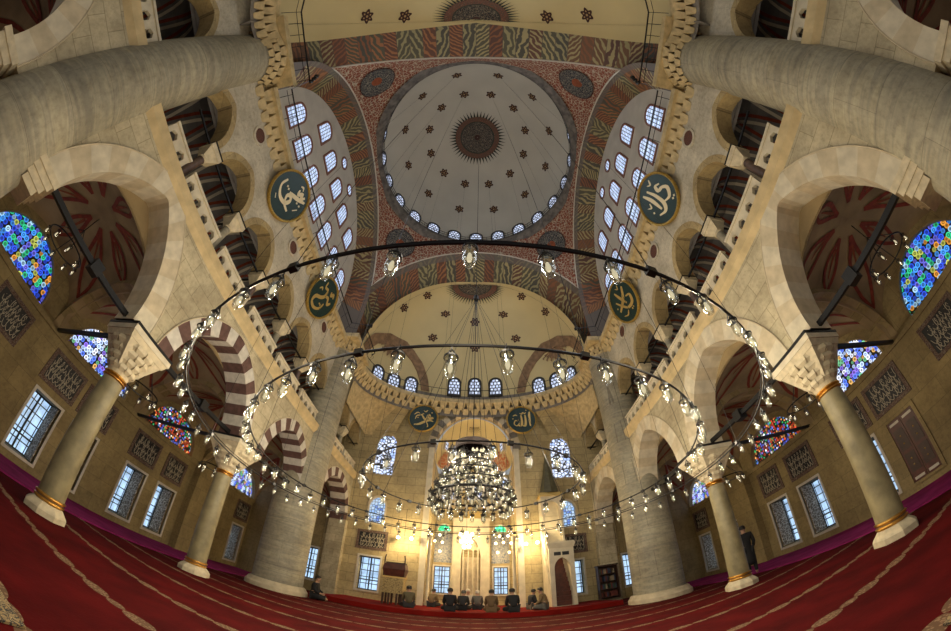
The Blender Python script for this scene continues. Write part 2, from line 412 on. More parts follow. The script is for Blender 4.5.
def carpet(name, base, dark, line, rows=True):
    m, nt, b = newmat(name); b.inputs['Roughness'].default_value = .95; b.inputs['Specular IOR Level'].default_value = .08
    tc = N(nt, 'ShaderNodeTexCoord'); sp = N(nt, 'ShaderNodeSeparateXYZ'); L(nt, tc.outputs['Object'], sp.inputs[0])
    no = N(nt, 'ShaderNodeTexNoise', Scale=1.4, Detail=6.0); L(nt, tc.outputs['Object'], no.inputs['Vector'])
    r = ramp(nt, [(.32, dark), (.66, base)]); L(nt, no.outputs[0], r.inputs[0]); c = r.outputs[0]
    v = N(nt, 'ShaderNodeTexVoronoi', Scale=30.0); L(nt, tc.outputs['Object'], v.inputs['Vector'])
    if rows:                                     # prayer rows: a chain of long and short patterned lozenges every 1.46 m
        fy = mth(nt, 'SUBTRACT', mth(nt, 'FRACT', mth(nt, 'DIVIDE', mth(nt, 'ADD', sp.outputs[1], 1.46*7+.73-2.75), 1.46)), .5)
        ay = mth(nt, 'MULTIPLY', mth(nt, 'ABSOLUTE', fy), 1.46)
        fx = mth(nt, 'SUBTRACT', mth(nt, 'FRACT', mth(nt, 'DIVIDE', sp.outputs[0], .78)), .5)
        ax = mth(nt, 'ABSOLUTE', fx)
        lg = mth(nt, 'LESS_THAN', mth(nt, 'ADD', mth(nt, 'POWER', mth(nt, 'DIVIDE', ax, .30), 2.0), mth(nt, 'POWER', mth(nt, 'DIVIDE', ay, .10), 2.0)), 1.0)
        bx = mth(nt, 'SUBTRACT', .5, ax)
        sh = mth(nt, 'LESS_THAN', mth(nt, 'ADD', mth(nt, 'POWER', mth(nt, 'DIVIDE', bx, .19), 2.0), mth(nt, 'POWER', mth(nt, 'DIVIDE', ay, .07), 2.0)), 1.0)
        msk = mth(nt, 'MAXIMUM', lg, sh)
        spk = ramp(nt, [(.25, line), (.5, tuple(x*.45 for x in line))]); L(nt, v.outputs['Distance'], spk.inputs[0])
        c = mixc(nt, mth(nt, 'MULTIPLY', msk, .62), c, spk.outputs[0])
    L(nt, c, b.inputs['Base Color'])
    bp = N(nt, 'ShaderNodeBump', Strength=.2, Distance=.01); L(nt, v.outputs['Distance'], bp.inputs['Height']); L(nt, bp.outputs[0], b.inputs['Normal'])
    return m
M['carpet'] = carpet('red_prayer_carpet', (.092, .0035, .004), (.048, .0018, .0022), (.40, .28, .165))
M['platcarpet'] = carpet('red_platform_carpet', (.19, .009, .007), (.12, .006, .004), (.45, .26, .14), False)
M['purple'] = carpet('purple_aisle_carpet', (.30, .025, .15), (.19, .014, .09), (.2, .1, .1), False)
M['border'] = arabesque('carpet_border', (.30, .21, .10), (.03, .03, .03), (.45, .36, .2), 16.0, .95)
# marble piers: soft horizontal banding
def _band():
    m = M['pier']; nt = m.node_tree; b = nt.nodes['Principled BSDF']
    src = b.inputs['Base Color'].links[0].from_socket
    tc = N(nt, 'ShaderNodeTexCoord'); mp = N(nt, 'ShaderNodeMapping'); mp.inputs['Scale'].default_value = (.35, .35, 3.4); L(nt, tc.outputs['Object'], mp.inputs[0])
    no = N(nt, 'ShaderNodeTexNoise', Scale=1.0, Detail=6.0, Distortion=.6); L(nt, mp.outputs[0], no.inputs['Vector'])
    r = ramp(nt, [(.3, (.66, .66, .66)), (.46, (1.02, 1.0, .94)), (.53, (.78, .78, .77)), (.62, (1.1, 1.07, .98)), (.7, (.9, .88, .82))]); L(nt, no.outputs[0], r.inputs[0])
    L(nt, mixc(nt, 1.0, src, r.outputs[0], 'MULTIPLY'), b.inputs['Base Color'])
_band()

# ------------------------------------------------------------------ plan
AX, AFR, ABK = 6.9, 6.5, 7.3          # arcade axis, nave face, aisle face
QY, WX = 17.5, 12.4                   # qibla wall, aisle outer wall
PY = (-1.2, 12.6)                    # pier centres along the nave
CYS = (3.62, 8.06)                    # arcade columns
SIDE = {-1: 'left', 1: 'right'}
YW = -5.6                             # west end of what is built
# floor
b = MB(); b.box(-WX-.6, WX+.6, YW-3, QY+3.6, -.3, 0); struct('floor', b, M['carpet'], 'red prayer carpet with rows of cream lozenges across the whole hall floor', 'floor')
b = MB(); b.box(-5.9, 5.9, 13.75, QY+.3, .001, .19); b.box(-2.2, 2.4, QY+.3, 20.6, .001, .19)
struct('trim_1', b, M['platcarpet'], 'red carpeted platform one step high before the mihrab wall', 'platform')
for s in (-1, 1):
    b = MB(); b.box(min(s*9.0, s*WX), max(s*9.0, s*WX), YW, QY, .001, .035)
    struct('trim_2' if s < 0 else 'trim_3', b, M['purple'], f'purple carpet strip along the {SIDE[s]} aisle', 'carpet')
b = MB(); b.box(-2.75, -2.12, .75, 1.30, .004, .02)
tag(b.build('rug', M['border']), 'beige and black patterned rug at the near left edge of the red carpet', 'rug')
b = MB(); b.box(2.75, 3.4, .7, 1.22, .004, .02)
tag(b.build('rug', M['border']), 'beige and black patterned rug at the near right edge of the red carpet', 'rug')

# ------------------------------------------------------------------ arcade walls with their arches
ARCHES = [(-4.2, 1.6, 1.65), (1.5, 1.45, 2.25), (5.88, 1.68, 1.85), (10.36, 1.42, 1.72), (15.4, 1.75, 1.8)]
ZS = 4.02
ARCH_L = ARCHES
ARCH_R = [ARCHES[0], ARCHES[1], (5.88, 1.68, 2.1), (10.36, 1.45, 2.08), (15.3, 1.75, 2.0)]
for s in (-1, 1):
    ARCHES = ARCH_L if s < 0 else ARCH_R
    mp = mapX(s, AFR)
    poly = [(YW, ZS)]
    for c, a, h in ARCHES:
        poly += arch(c, a, ZS, h)[::-1]
    poly += [(QY, ZS), (QY, 6.55), (YW, 6.55)]
    b = MB(); b.extr(poly, [], mp, 0, ABK-AFR, 0)
    struct(f'wall_{SIDE[s]}', b, M['stone2'], f'pale ashlar arcade wall with arches on the {SIDE[s]} of the nave', 'wall')
    for k, (c, a, h) in enumerate(ARCHES):
        b = MB(); striped = s < 0 and k >= 2
        n = (15 if k == 4 else 17) if striped else 15
        voussoirs(b, mp, c, a, ZS, h, .42 if striped else .5, -.025, ABK-AFR+.02, n, (0, 1))
        # raised outer moulding line
        o_ = resample(arch(c, a+(.44 if striped else .52), ZS, h+(.44 if striped else .52)), 40)
        b.tube([mp(u, w, -.02) for u, w in o_], .02, 5, mi=2)
        nm = ('second arch from the entrance end', 'near pointed arch between pier and first column', 'middle arch between the two columns', 'arch between second column and far pier', 'last arch beside the qibla wall')[k]
        if k == 0: nm = 'rear arch behind the near pier'
        t = f"{'brown and white striped' if striped else 'plain pale'} voussoirs of the {nm}, {SIDE[s]} arcade"
        struct(f'trim_{10+k+(10 if s > 0 else 0)}', b, [M['brown'], M['whitev'], M['voussoir2']] if striped else [M['voussoir'], M['voussoir2'], M['voussoir2']], t, 'arch')
    # ochre string course carrying the gallery
    b = MB(); prof = [(0.03, 6.42), (-.02, 6.5), (-.1, 6.62), (-.12, 6.86), (.2, 6.86)]
    for (d0, z0), (d1, z1) in zip(prof, prof[1:]):
        b.add([mp(YW, z0, d0), mp(QY, z0, d0), mp(QY, z1, d1), mp(YW, z1, d1)], [(0, 1, 2, 3)])
    b.add([mp(y, z, d) for y in (YW, QY) for d, z in prof], [(0, 1, 2, 3, 4), (5, 6, 7, 8, 9)])
    struct(f'trim_{30 if s < 0 else 31}', b, M['cornice'], f'long ochre cornice under the {SIDE[s]} gallery railing', 'cornice')
    b = MB()
    for y in (-.36, -2.04):
        yy = -.13 if y > -1 else -2.3
        for q in range(4): b.box(min(s*(6.45-.03*q), s*(7.35+.03*q)), max(s*(6.45-.03*q), s*(7.35+.03*q)), yy-.30-.05*q, yy+.06+.05*q, 3.5+.13*q, 3.63+.13*q)
    struct(f'trim_{36 if s < 0 else 37}', b, M['capital'], f'stepped stone corbels on the near {SIDE[s]} pier under the arch springing', 'corbel')
    # end wall return to the qibla
    b = MB(); b.box(min(s*6.35, s*7.3), max(s*6.35, s*7.3), 17.15, QY+.3, 0, ZS+.02)
    struct(f'trim_{32 if s < 0 else 33}', b, M['stone2'], f'stone respond at the {SIDE[s]} end of the qibla wall', 'pilaster')
    # gallery: floor slab, upper arcade wall
    b = MB(); b.box(min(s*7.25, s*WX), max(s*7.25, s*WX), YW, QY, 6.45, 6.6); struct(f'floor_gallery_{SIDE[s]}', b, M['gallery'], f'floor slab of the {SIDE[s]} gallery', 'floor')
    GY = [(-.95, 1.18), (1.18, 3.32), (3.32, 5.46), (5.46, 7.6), (7.6, 9.74), (9.74, 11.87)]
    GA = [((p+q)/2, .80, 1.0) for p, q in GY]
    GA = [(-4.6, .8, 1.0), (-2.7, .8, 1.0)]+GA+[(14.5, .8, 1.0), (16.5, .75, 1.0)]
    gm = mapX(s, 6.68); Z8 = 8.62
    poly = [(YW, Z8)]
    for c, a, h in GA: poly += arch(c, a, Z8, h, 10)[::-1]
    poly += [(QY, Z8), (QY, 11.6), (YW, 11.6)]
    b = MB(); b.extr(poly, [], gm, 0, .55, 0)
    struct(f'wall_gallery_{SIDE[s]}', b, M['gallery'], f'grey plastered upper wall with small arches of the {SIDE[s]} gallery', 'wall')
    b = MB()
    for c, a, h in GA: voussoirs(b, gm, c, a, Z8, h, .2, -.015, .57, 11, (0,), 2)
    struct(f'trim_{34 if s < 0 else 35}', b, [M['soffit']], f'ochre arch rings along the {SIDE[s]} gallery', 'arch')
    # gallery back wall and painted vault
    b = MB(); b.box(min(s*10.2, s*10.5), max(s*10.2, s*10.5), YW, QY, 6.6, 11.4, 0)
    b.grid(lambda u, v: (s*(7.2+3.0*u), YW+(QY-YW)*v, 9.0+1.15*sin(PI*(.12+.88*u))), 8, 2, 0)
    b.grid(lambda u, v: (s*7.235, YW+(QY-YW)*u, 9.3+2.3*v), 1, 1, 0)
    for i in range(22):                                      # red and white chevrons painted on vault and back wall
        y = YW+.4+i*1.07
        for dy, mi in ((0, 1), (.22, 2)):
            for sg in (-1, 1):
                pts = []
                for q in range(9):
                    u = q/8.0; yy = y+dy+sg*.5*(u-.0)
                    pts.append((u, yy))
                vs = []
                for u, yy in pts:
                    z = 9.0+1.15*sin(PI*(.12+.88*u))-.012
                    vs += [(s*(7.2+2.98*u), yy, z), (s*(7.2+2.98*u), yy+.11, z)]
                b.add(vs, [(2*q, 2*q+1, 2*q+3, 2*q+2) for q in range(8)], mi)
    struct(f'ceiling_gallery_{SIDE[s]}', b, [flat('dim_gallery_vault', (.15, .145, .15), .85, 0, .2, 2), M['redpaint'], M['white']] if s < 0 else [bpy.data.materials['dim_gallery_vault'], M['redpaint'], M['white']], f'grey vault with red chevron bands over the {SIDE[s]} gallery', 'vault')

# ------------------------------------------------------------------ marble railing panels and gallery columns, one by one
def hexagon(c, w, r): return [(c+r*cos(rad(60*k+30))*.86, w+r*sin(rad(60*k+30))) for k in range(6)]
ORD = ['first', 'second', 'third', 'fourth', 'fifth', 'sixth', 'seventh', 'eighth', 'ninth', 'tenth', 'eleventh', 'twelfth', 'thirteenth', 'fourteenth', 'fifteenth', 'sixteenth']
PAN = [(-4.55, -1.95), (0.02, 1.02), (1.34, 3.16), (3.48, 5.3), (5.62, 7.44), (7.76, 9.58), (9.9, 11.62), (13.6, 15.3), (15.5, 17.3)]
GCOL = [1.18, 3.32, 5.46, 7.6, 9.74, 15.4]
for s in (-1, 1):
    mp = mapX(s, 6.56)
    for k, (p, q) in enumerate(PAN):
        n = max(2, int(round((q-p)/.44))); step = (q-p)/n
        holes = [hexagon(p+step*(i+.5), 7.09, .155) for i in range(n)]
        b = MB(); b.extr([(p, 6.861), (q, 6.861), (q, 7.34), (p, 7.34)], holes, mp, 0, .1)
        t = thing('gallery_railing_panel', f'white marble railing panel pierced with hexagons, {ORD[k]} from the entrance end on the {SIDE[s]} gallery', 'railing', (s*6.6, (p+q)/2, 6.861), group=f'pierced marble panels of the {SIDE[s]} gallery')
        b.build('pierced_slab', M['voussoir'], t)
        b = MB(); b.box(min(s*6.52, s*6.7), max(s*6.52, s*6.7), p-.02, q+.02, 7.341, 7.41); b.build('handrail', M['voussoir'], t)
    for k, y in enumerate(GCOL):
        t = thing('gallery_column', f'{"dark red porphyry" if k in (0, 2, 4) else "grey marble"} gallery column, {ORD[k]} from the entrance end on the {SIDE[s]} side', 'column', (s*6.95, y, 6.6), group=f'columns of the {SIDE[s]} gallery')
        c = s*6.95
        b = MB(); b.frustum(c, y, 6.602, 6.75, .19, .19, .17, .17); b.build('base', M['capital'], t)
        b = MB(); b.lathe([(.15, 6.75), (.14, 7.4), (.125, 8.1)], c, y, 16); b.build('shaft', flat('porphyry', (.11, .07, .055), .4, 0, .4, 6) if k in (0, 2, 4) else M['pier'], t, True)
        b = MB(); b.lathe([(.125, 8.1), (.16, 8.12), (.16, 8.16)], c, y, 16); b.frustum(c, y, 8.16, 8.42, .13, .13, .25, .27); b.box(c-.27, c+.27, y-.29, y+.29, 8.42, 8.62)
        b.build('capital', M['capital'], t)
        b = MB(); b.box(c-.285, c+.285, y-.305, y+.305, 8.585, 8.63); b.build('iron_plate', M['iron'], t)
# iron tie rods across the gallery arches
for s in (-1, 1):
    for k, (p, q) in enumerate([(-.1, 1.18), (1.18, 3.32), (3.32, 5.46), (5.46, 7.6), (7.6, 9.74), (9.74, 11.8), (13.5, 15.4), (15.4, 17.5)]):
        b = MB(); b.obox((s*6.9, (p+q)/2, 8.56), (.025, 0, 0), (0, (q-p)/2, 0), (0, 0, .025))
        tag(b.build('tie_rod', M['iron']), f'black iron tie rod across the {ORD[k]} upper arch from the near pier, {SIDE[s]} gallery', 'tie rod', f'tie rods of the {SIDE[s]} gallery')
    for k, y in enumerate(GCOL):
        b = MB(); b.obox((s*8.6, y, 8.56), (1.6, 0, 0), (0, .025, 0), (0, 0, .025))
        tag(b.build('tie_rod', M['iron']), f'black iron tie rod running back over the {ORD[k]} {SIDE[s]} gallery column', 'tie rod', f'cross rods of the {SIDE[s]} gallery')

# ------------------------------------------------------------------ great piers
def muq_ring(b, cx, cy_, r0, r1, z0, z1, n, tiers=3, mi=0):
    """stacked stalactite niches stepping outwards"""
    for t in range(tiers):
        ra, rb = r0+(r1-r0)*t/tiers, r0+(r1-r0)*(t+1)/tiers
        za, zb = z0+(z1-z0)*t/tiers, z0+(z1-z0)*(t+1)/tiers
        for k in range(n):
            a = 2*PI*(k+.5*(t % 2))/n; h = PI/n*.92
            vs = [(cx+ra*cos(a-h*.75), cy_+ra*sin(a-h*.75), za), (cx+ra*cos(a+h*.75), cy_+ra*sin(a+h*.75), za),
                  (cx+rb*cos(a-h), cy_+rb*sin(a-h), zb-.08), (cx+rb*cos(a+h), cy_+rb*sin(a+h), zb-.08),
                  (cx+rb*cos(a-h), cy_+rb*sin(a-h), zb), (cx+rb*cos(a+h), cy_+rb*sin(a+h), zb), (cx+r0*.9*cos(a), cy_+r0*.9*sin(a), zb), (cx+r0*.9*cos(a), cy_+r0*.9*sin(a), za)]
            b.add(vs, [(0, 1, 3, 2), (2, 3, 5, 4), (4, 5, 6), (0, 2, 4, 6, 7), (1, 7, 6, 5, 3)], mi)
for s in (-1, 1):
    for k, y in enumerate(PY):
        t = thing('great_pier', f"massive round marble pier, {'near one crossing the top corner' if k == 0 else 'far one beside the seated prayer group'}, {SIDE[s]} side", 'pier', (s*AX, y, 0), group='four great piers')
        x = s*AX; g = .9 if k == 0 else 1.0
        b = MB(); b.lathe([(1.2, 0.001), (1.2, .14), (1.14, .2), (1.1, .28), (1.02, .33)], x, y, 40); b.build('plinth', M['voussoir2'], t)
        b = MB(); b.lathe([(r_*g, z) for r_, z in [(.985, .30), (.97, 2.2), (.955, 4.0), (.94, 6.5), (.92, 9.0), (.905, 11.25)]], x, y, 48); b.build('shaft', M['pier'], t, True)
        b = MB(); muq_ring(b, x, y, .84, 1.14, 11.1, 11.7, 20); b.box(x-1.18, x+1.18, y-1.18, y+1.18, 11.7, 11.95); b.build('capital', M['muq'], t)

# ------------------------------------------------------------------ arcade columns
def column(x, y, lab, grp):
    t = thing('marble_column', lab, 'column', (x, y, 0), group=grp)
    b = MB(); b.lathe([(.001, .001), (.45, .001), (.45, .1), (.43, .13), (.40, .16), (.35, .2), (.32, .23), (.001, .23)], x, y, 8); b.build('base', M['capital'], t)
    for z in (.235, .31):
        b = MB(); b.lathe([(.29, z), (.325, z+.02), (.325, z+.045), (.29, z+.06)], x, y, 28); b.build('gilded_ring', M['gold'], t, True)
    b = MB(); b.lathe([(.285, .23), (.28, 1.0), (.268, 2.0), (.25, 2.95)], x, y, 32); b.build('shaft', M['marble'], t, True)
    for z in (2.93, 3.0):
        b = MB(); b.lathe([(.25, z), (.29, z+.02), (.29, z+.04), (.25, z+.06)], x, y, 28); b.build('gilded_ring', M['gold'], t, True)
    b = MB()
    b.lathe([(.25, 3.05), (.28, 3.12), (.31, 3.2)], x, y, 24)
    muq_ring(b, x, y, .29, .60, 3.13, 3.72, 14, 4)
    b.frustum(x, y, 3.2, 3.72, .26, .26, .52, .52)
    b.frustum(x, y, 3.72, 3.84, .54, .54, .60, .60)
    b.build('capital', M['capital'], t)
    b = MB(); b.box(x-.62, x+.62, y-.62, y+.62, 3.841, 4.0); b.build('abacus', M['voussoir'], t)
    b = MB(); b.box(x-.635, x+.635, y-.635, y+.635, 3.96, 4.02); b.build('iron_plate', M['iron'], t)
for s in (-1, 1):
    column(s*AX, CYS[0], f'marble column with gilded rings and stalactite capital, nearest one of the {SIDE[s]} arcade', 'arcade columns')
    column(s*AX, CYS[1], f'marble column with gilded rings, second one of the {SIDE[s]} arcade before the far pier', 'arcade columns')
# iron ties at the springing of the arcade, with their central boss
for s in (-1, 1):
    for k, (p, q) in enumerate([(-.1, 3.0), (4.24, 7.45), (8.68, 11.8)]):
        t = thing('tie_beam', f'thick black tie beam across the {("near", "middle", "far")[k]} arch of the {SIDE[s]} arcade', 'tie beam', (s*AX, (p+q)/2, 4.1), group=f'tie beams of the {SIDE[s]} arcade')
        b = MB(); b.obox((s*AX, (p+q)/2, 4.12), (.055, 0, 0), (0, (q-p)/2+.2, 0), (0, 0, .055)); b.build('beam', M['iron'], t)
        b = MB(); b.obox((s*AX, (p+q)/2+.3, 4.12), (.13, 0, 0), (0, .13, 0), (0, 0, .13)); b.build('joint_block', M['iron'], t)
    for k, y in enumerate(CYS):
        b = MB(); b.obox((s*9.95, y, 4.08), (2.5, 0, 0), (0, .05, 0), (0, 0, .05))
        tag(b.build('tie_beam', M['iron']), f'black tie beam from the {("near", "second")[k]} column to the {SIDE[s]} aisle wall', 'tie beam', f'cross beams of the {SIDE[s]} aisle')
# ------------------------------------------------------------------ windows: local x = width, z = height, y = out of the room
WN = [0]
def frame_mesh(outline, hole, d0, d1, name, mat):
    b = MB(); b.extr(outline, [hole], lambda u, w, d: (u, d, w), d0, d1); return b.mesh(name, mat)
def pane_mesh(outline, d, name, mat):
    b = MB(); b.extr(outline, [], lambda u, w, dd: (u, dd, w), d, d+.02); return b.mesh(name, mat)
def rect(x0, x1, z0, z1): return [(x0, z0), (x1, z0), (x1, z1), (x0, z1)]
def archrect(a, z0, zs, h, n=6): return [(-a, z0), (a, z0)]+arch(0, a, zs, h, n)
def circ(r, n=18, sx=1.0, sz=1.0): return [(r*sx*cos(2*PI*k/n), r*sz*sin(2*PI*k/n)) for k in range(n)]
def win(label, mat, fm, pm, extra=()):
    WN[0] += 1
    t = thing(f'window_{WN[0]}', label, 'window', mat=mat, kind='structure')
    if fm: put('window_frame', fm, t)
    put('pane', pm, t)
    for nm, me in extra: put(nm, me, t)
    return t
def basis(pos, right, up):
    """matrix with x = right, z = up, y = away from the room"""
    x, z = Vector(right).normalized(), Vector(up); z = (z-x*z.dot(x)).normalized(); y = z.cross(x)
    p = Vector(pos)
    return Matrix(((x.x, y.x, z.x, p.x), (x.y, y.y, z.y, p.y), (x.z, y.z, z.z, p.z), (0, 0, 0, 1)))
def sidebasis(s, x, y, z): return basis((s*x, y, z), (0, -s, 0), (0, 0, 1))   # facing the nave from side s; local y points outwards

# aisle outer walls: openings for low windows and lunettes
WINY = [(-3.5, -2.5), (-1.9, -.9), (4.22, 5.34), (5.95, 7.07), (8.68, 9.76), (10.52, 11.58), (13.6, 14.7), (16.22, 17.2)]
WB, WT = .34, 2.30
LUN = [(1.15, 1.52), (5.66, 1.56), (10.1, 1.58), (15.9, 1.5)]
fr_out = rect(-.56, .56, 0, 1.96)
SHU = MB(); SHU.extr(rect(0, .5, .03, 1.93), [], lambda u, w, d: (u, d, w), 0, .04); SHUME = SHU.mesh('shutter', M['lattice'])
def low_frame(w, h):
    return frame_mesh(rect(-w/2-.09, w/2+.09, -.09, h+.09), rect(-w/2, w/2, 0, h), -.03, .06, 'marble_surround', M['frame'])
def bars(w, h, d):
    b = MB(); o = .035
    b.box(-w/2, -w/2+.05, d-.03, d+.03, 0, h); b.box(w/2-.05, w/2, d-.03, d+.03, 0, h); b.box(-.03, .03, d-.03, d+.03, 0, h)
    b.box(-w/2, w/2, d-.03, d+.03, 0, .05); b.box(-w/2, w/2, d-.03, d+.03, h-.05, h); b.box(-w/2, w/2, d-.03, d+.03, .5, .56)
    return b.mesh('iron_bars', M['lead'])
LOWW = {}
def low_window(label, mat, w, h, depth=.5, shutters=True):
    key = (round(w, 2), round(h, 2), depth)
    if key not in LOWW:
        LOWW[key] = (low_frame(w, h), pane_mesh(rect(-w/2, w/2, 0, h), depth, 'pane', M['daylow']), bars(w, h, depth-.03))
    f, p, g = LOWW[key]
    t = win(label, mat, f, p, [('glazing_bars', g)])
    if shutters:
        for sg in (-1, 1):
            o = put('shutter', SHUME, t); o.matrix_local = Matrix.Translation((sg*(w/2-.03), .10, .0)) @ Matrix.Rotation(rad(88), 4, 'Z') @ Matrix.Diagonal((1.3, 1, h/1.96, 1))
    return t
for s in (-1, 1):
    mp = mapX(s, WX)
    holes = []
    for k, (p, q) in enumerate(WINY):
        if s > 0 and k == 2: continue
        holes.append(rect(p, q, WB, WT))
    for c, a in LUN: holes.append(arch(c, a, 4.12, 1.38, 10))
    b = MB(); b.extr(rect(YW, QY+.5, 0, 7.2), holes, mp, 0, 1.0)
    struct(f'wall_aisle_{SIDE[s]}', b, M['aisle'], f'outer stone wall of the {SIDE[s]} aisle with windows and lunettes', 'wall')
    for k, (p, q) in enumerate(WINY):
        if k < 2 or (s > 0 and k == 2): continue
        low_window(f'low {SIDE[s]} aisle window with carved open shutters, {ORD[k-2]} from the entrance end', sidebasis(s, WX, (p+q)/2, WB), q-p, WT-WB, .85)
    for k, (c, a) in enumerate(LUN):
        st = ('stained', 'stainedpale', 'stainedred', 'stainedpale')[k]
        nm = ('blue and green', 'pale blue and violet', 'red and multicoloured', 'pale multicoloured')[k]
        win(f'{nm} stained glass lunette, {ORD[k]} from the entrance end on the {SIDE[s]} aisle wall', sidebasis(s, WX, c, 4.12),
            frame_mesh(arch(0, a+.06, -.03, 1.44, 10), arch(0, a-.02, .02, 1.34, 10), -.03, .05, 'window_frame', M['aisle']),
            pane_mesh(arch(0, a, 0, 1.38, 12), .22, 'pane', M[st]))
    # string course under the lunettes, wall responds
    b = MB(); b.box(min(s*(WX-.09), s*WX), max(s*(WX-.09), s*WX), YW, QY, 3.94, 4.08); struct(f'trim_{40 if s < 0 else 41}', b, M['aisle'], f'stone string course below the {SIDE[s]} stained lunettes', 'cornice')
    b = MB(); b.box(min(s*(WX-.45), s*WX), max(s*(WX-.45), s*WX), 12.2, 13.4, 0, 4.2); struct(f'trim_{42 if s < 0 else 43}', b, M['aisle'], f'wide stone respond on the {SIDE[s]} aisle wall behind the far pier', 'pilaster')
    # aisle vault: a sail over every bay, painted with red bands
    b = MB()
    ys = [-.9, 3.62, 8.06, 12.7, QY]
    lo = YW
    for k in range(5):
        y0, y1 = ([YW]+ys)[k], ys[k]
        def vf(u, v, y0=y0, y1=y1, lift=0.0):
            x = 7.25+(WX-7.25)*u; yy = y0+(y1-y0)*v
            du, dv = (2*u-1), (2*v-1)
            z = 4.06+1.68*math.sqrt(max(0.0, 2-du*du-dv*dv))-lift
            return (s*x, yy, z)
        b.grid(vf, 16, 16, 0)
        b.grid(lambda u, v: (s*7.31, vf(0, u)[1], vf(0, u)[2]*(1-v)+6.46*v), 16, 1, 0)
        cx_ = .5
        for j in range(8):                                   # radial petals and a ring, red and orange
            a0 = 2*PI*j/8
            for da, mi, r0, r1 in ((-.09, 1, .13, .62 if j % 2 == 1 else .46), (.09, 1, .13, .62 if j % 2 == 1 else .46), (.0, 2, .2, .38)):
                vs = []
                for q in range(7):
                    r = r0+(r1-r0)*q/6; wv = .015 if mi == 1 else .012*(1-.6*q/6); a = a0+da*sin(PI*q/6)*2.0
                    for sg in (-1, 1):
                        u = .5+r*cos(a)-sg*wv*sin(a); v = .5+r*sin(a)+sg*wv*cos(a)
                        vs.append(vf(min(1, max(0, u)), min(1, max(0, v)), lift=.03))
                b.add(vs, [(2*q, 2*q+1, 2*q+3, 2*q+2) for q in range(6)], mi)
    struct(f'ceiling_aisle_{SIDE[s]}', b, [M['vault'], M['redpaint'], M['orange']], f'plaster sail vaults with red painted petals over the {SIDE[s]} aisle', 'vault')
    # transverse arches between the bays
    for k, y in enumerate((3.62, 8.06, 12.7)):
        b = MB(); voussoirs(b, lambda u, w, d: (s*u, y+d, w), (7.3+WX)/2, (WX-7.3)/2, 4.05, 1.75, .5, -.3, .3, 15, (0, 1))
        struct(f'trim_{44+k+(3 if s > 0 else 0)}', b, [M['vault'], M['aisle']], f'plastered cross arch over the {SIDE[s]} aisle at the {("near column", "second column", "far pier")[k]}', 'arch')
    # aisle end wall
    b = MB(); b.extr(rect(min(s*7.62, s*(WX+.7)), max(s*7.62, s*(WX+.7)), 0, 11.6), [rect(min(s*7.7, s*8.65), max(s*7.7, s*8.65), .62, 2.3)], mapY(QY), 0, .5)
    low_window(f'low barred window in the end wall of the {SIDE[s]} aisle, half hidden behind the far pier', Matrix.Translation((s*8.175, QY, .62)), .95, 1.68, .3, False)
    struct(f'wall_aisle_end_{SIDE[s]}', b, M['aisle'], f'end wall of the {SIDE[s]} aisle and gallery beside the mihrab wall', 'wall')
# carved door in the right aisle wall
t = thing('carved_door', 'dark red carved wooden double door in the right aisle wall', 'door', (WX, 4.84, .3))
b = MB(); mp = mapX(1, WX); b.extr(rect(4.2, 5.48, .22, 2.42), [rect(4.32, 5.36, .3, 2.3)], mp, -.06, 0); b.build('marble_frame', M['aisle'], t)
for q, (p0, p1) in enumerate(((4.33, 4.83), (4.85, 5.35))):
    b = MB(); b.extr(rect(p0, p1, .31, 2.29), [], mp, -.03, 0, 0)
    leaf = b.build('door_leaf', M['wood'], t)
    for z0, z1, mm in ((.36, .44, M['frame']), (.6, 1.2, M['darkwood']), (1.3, 1.98, M['darkwood']), (2.14, 2.22, M['frame'])):
        b = MB(); b.extr(rect(p0+.07, p1-.07, z0, z1), [], mp, -.045, -.03); b.build('door_panel', mm, leaf)
    for z in (.8, 1.0, 1.5, 1.75):
        b = MB(); b.lathe([(.0, 0), (.03, .005), (.0, .03)], 0, 0, 8)
        kb = MB(); kb.add([mp((p0+p1)/2+v[1], z+v[0], -.045-v[2]) for v in b.v], b.f); kb.build('brass_stud', M['goldleaf'], leaf)

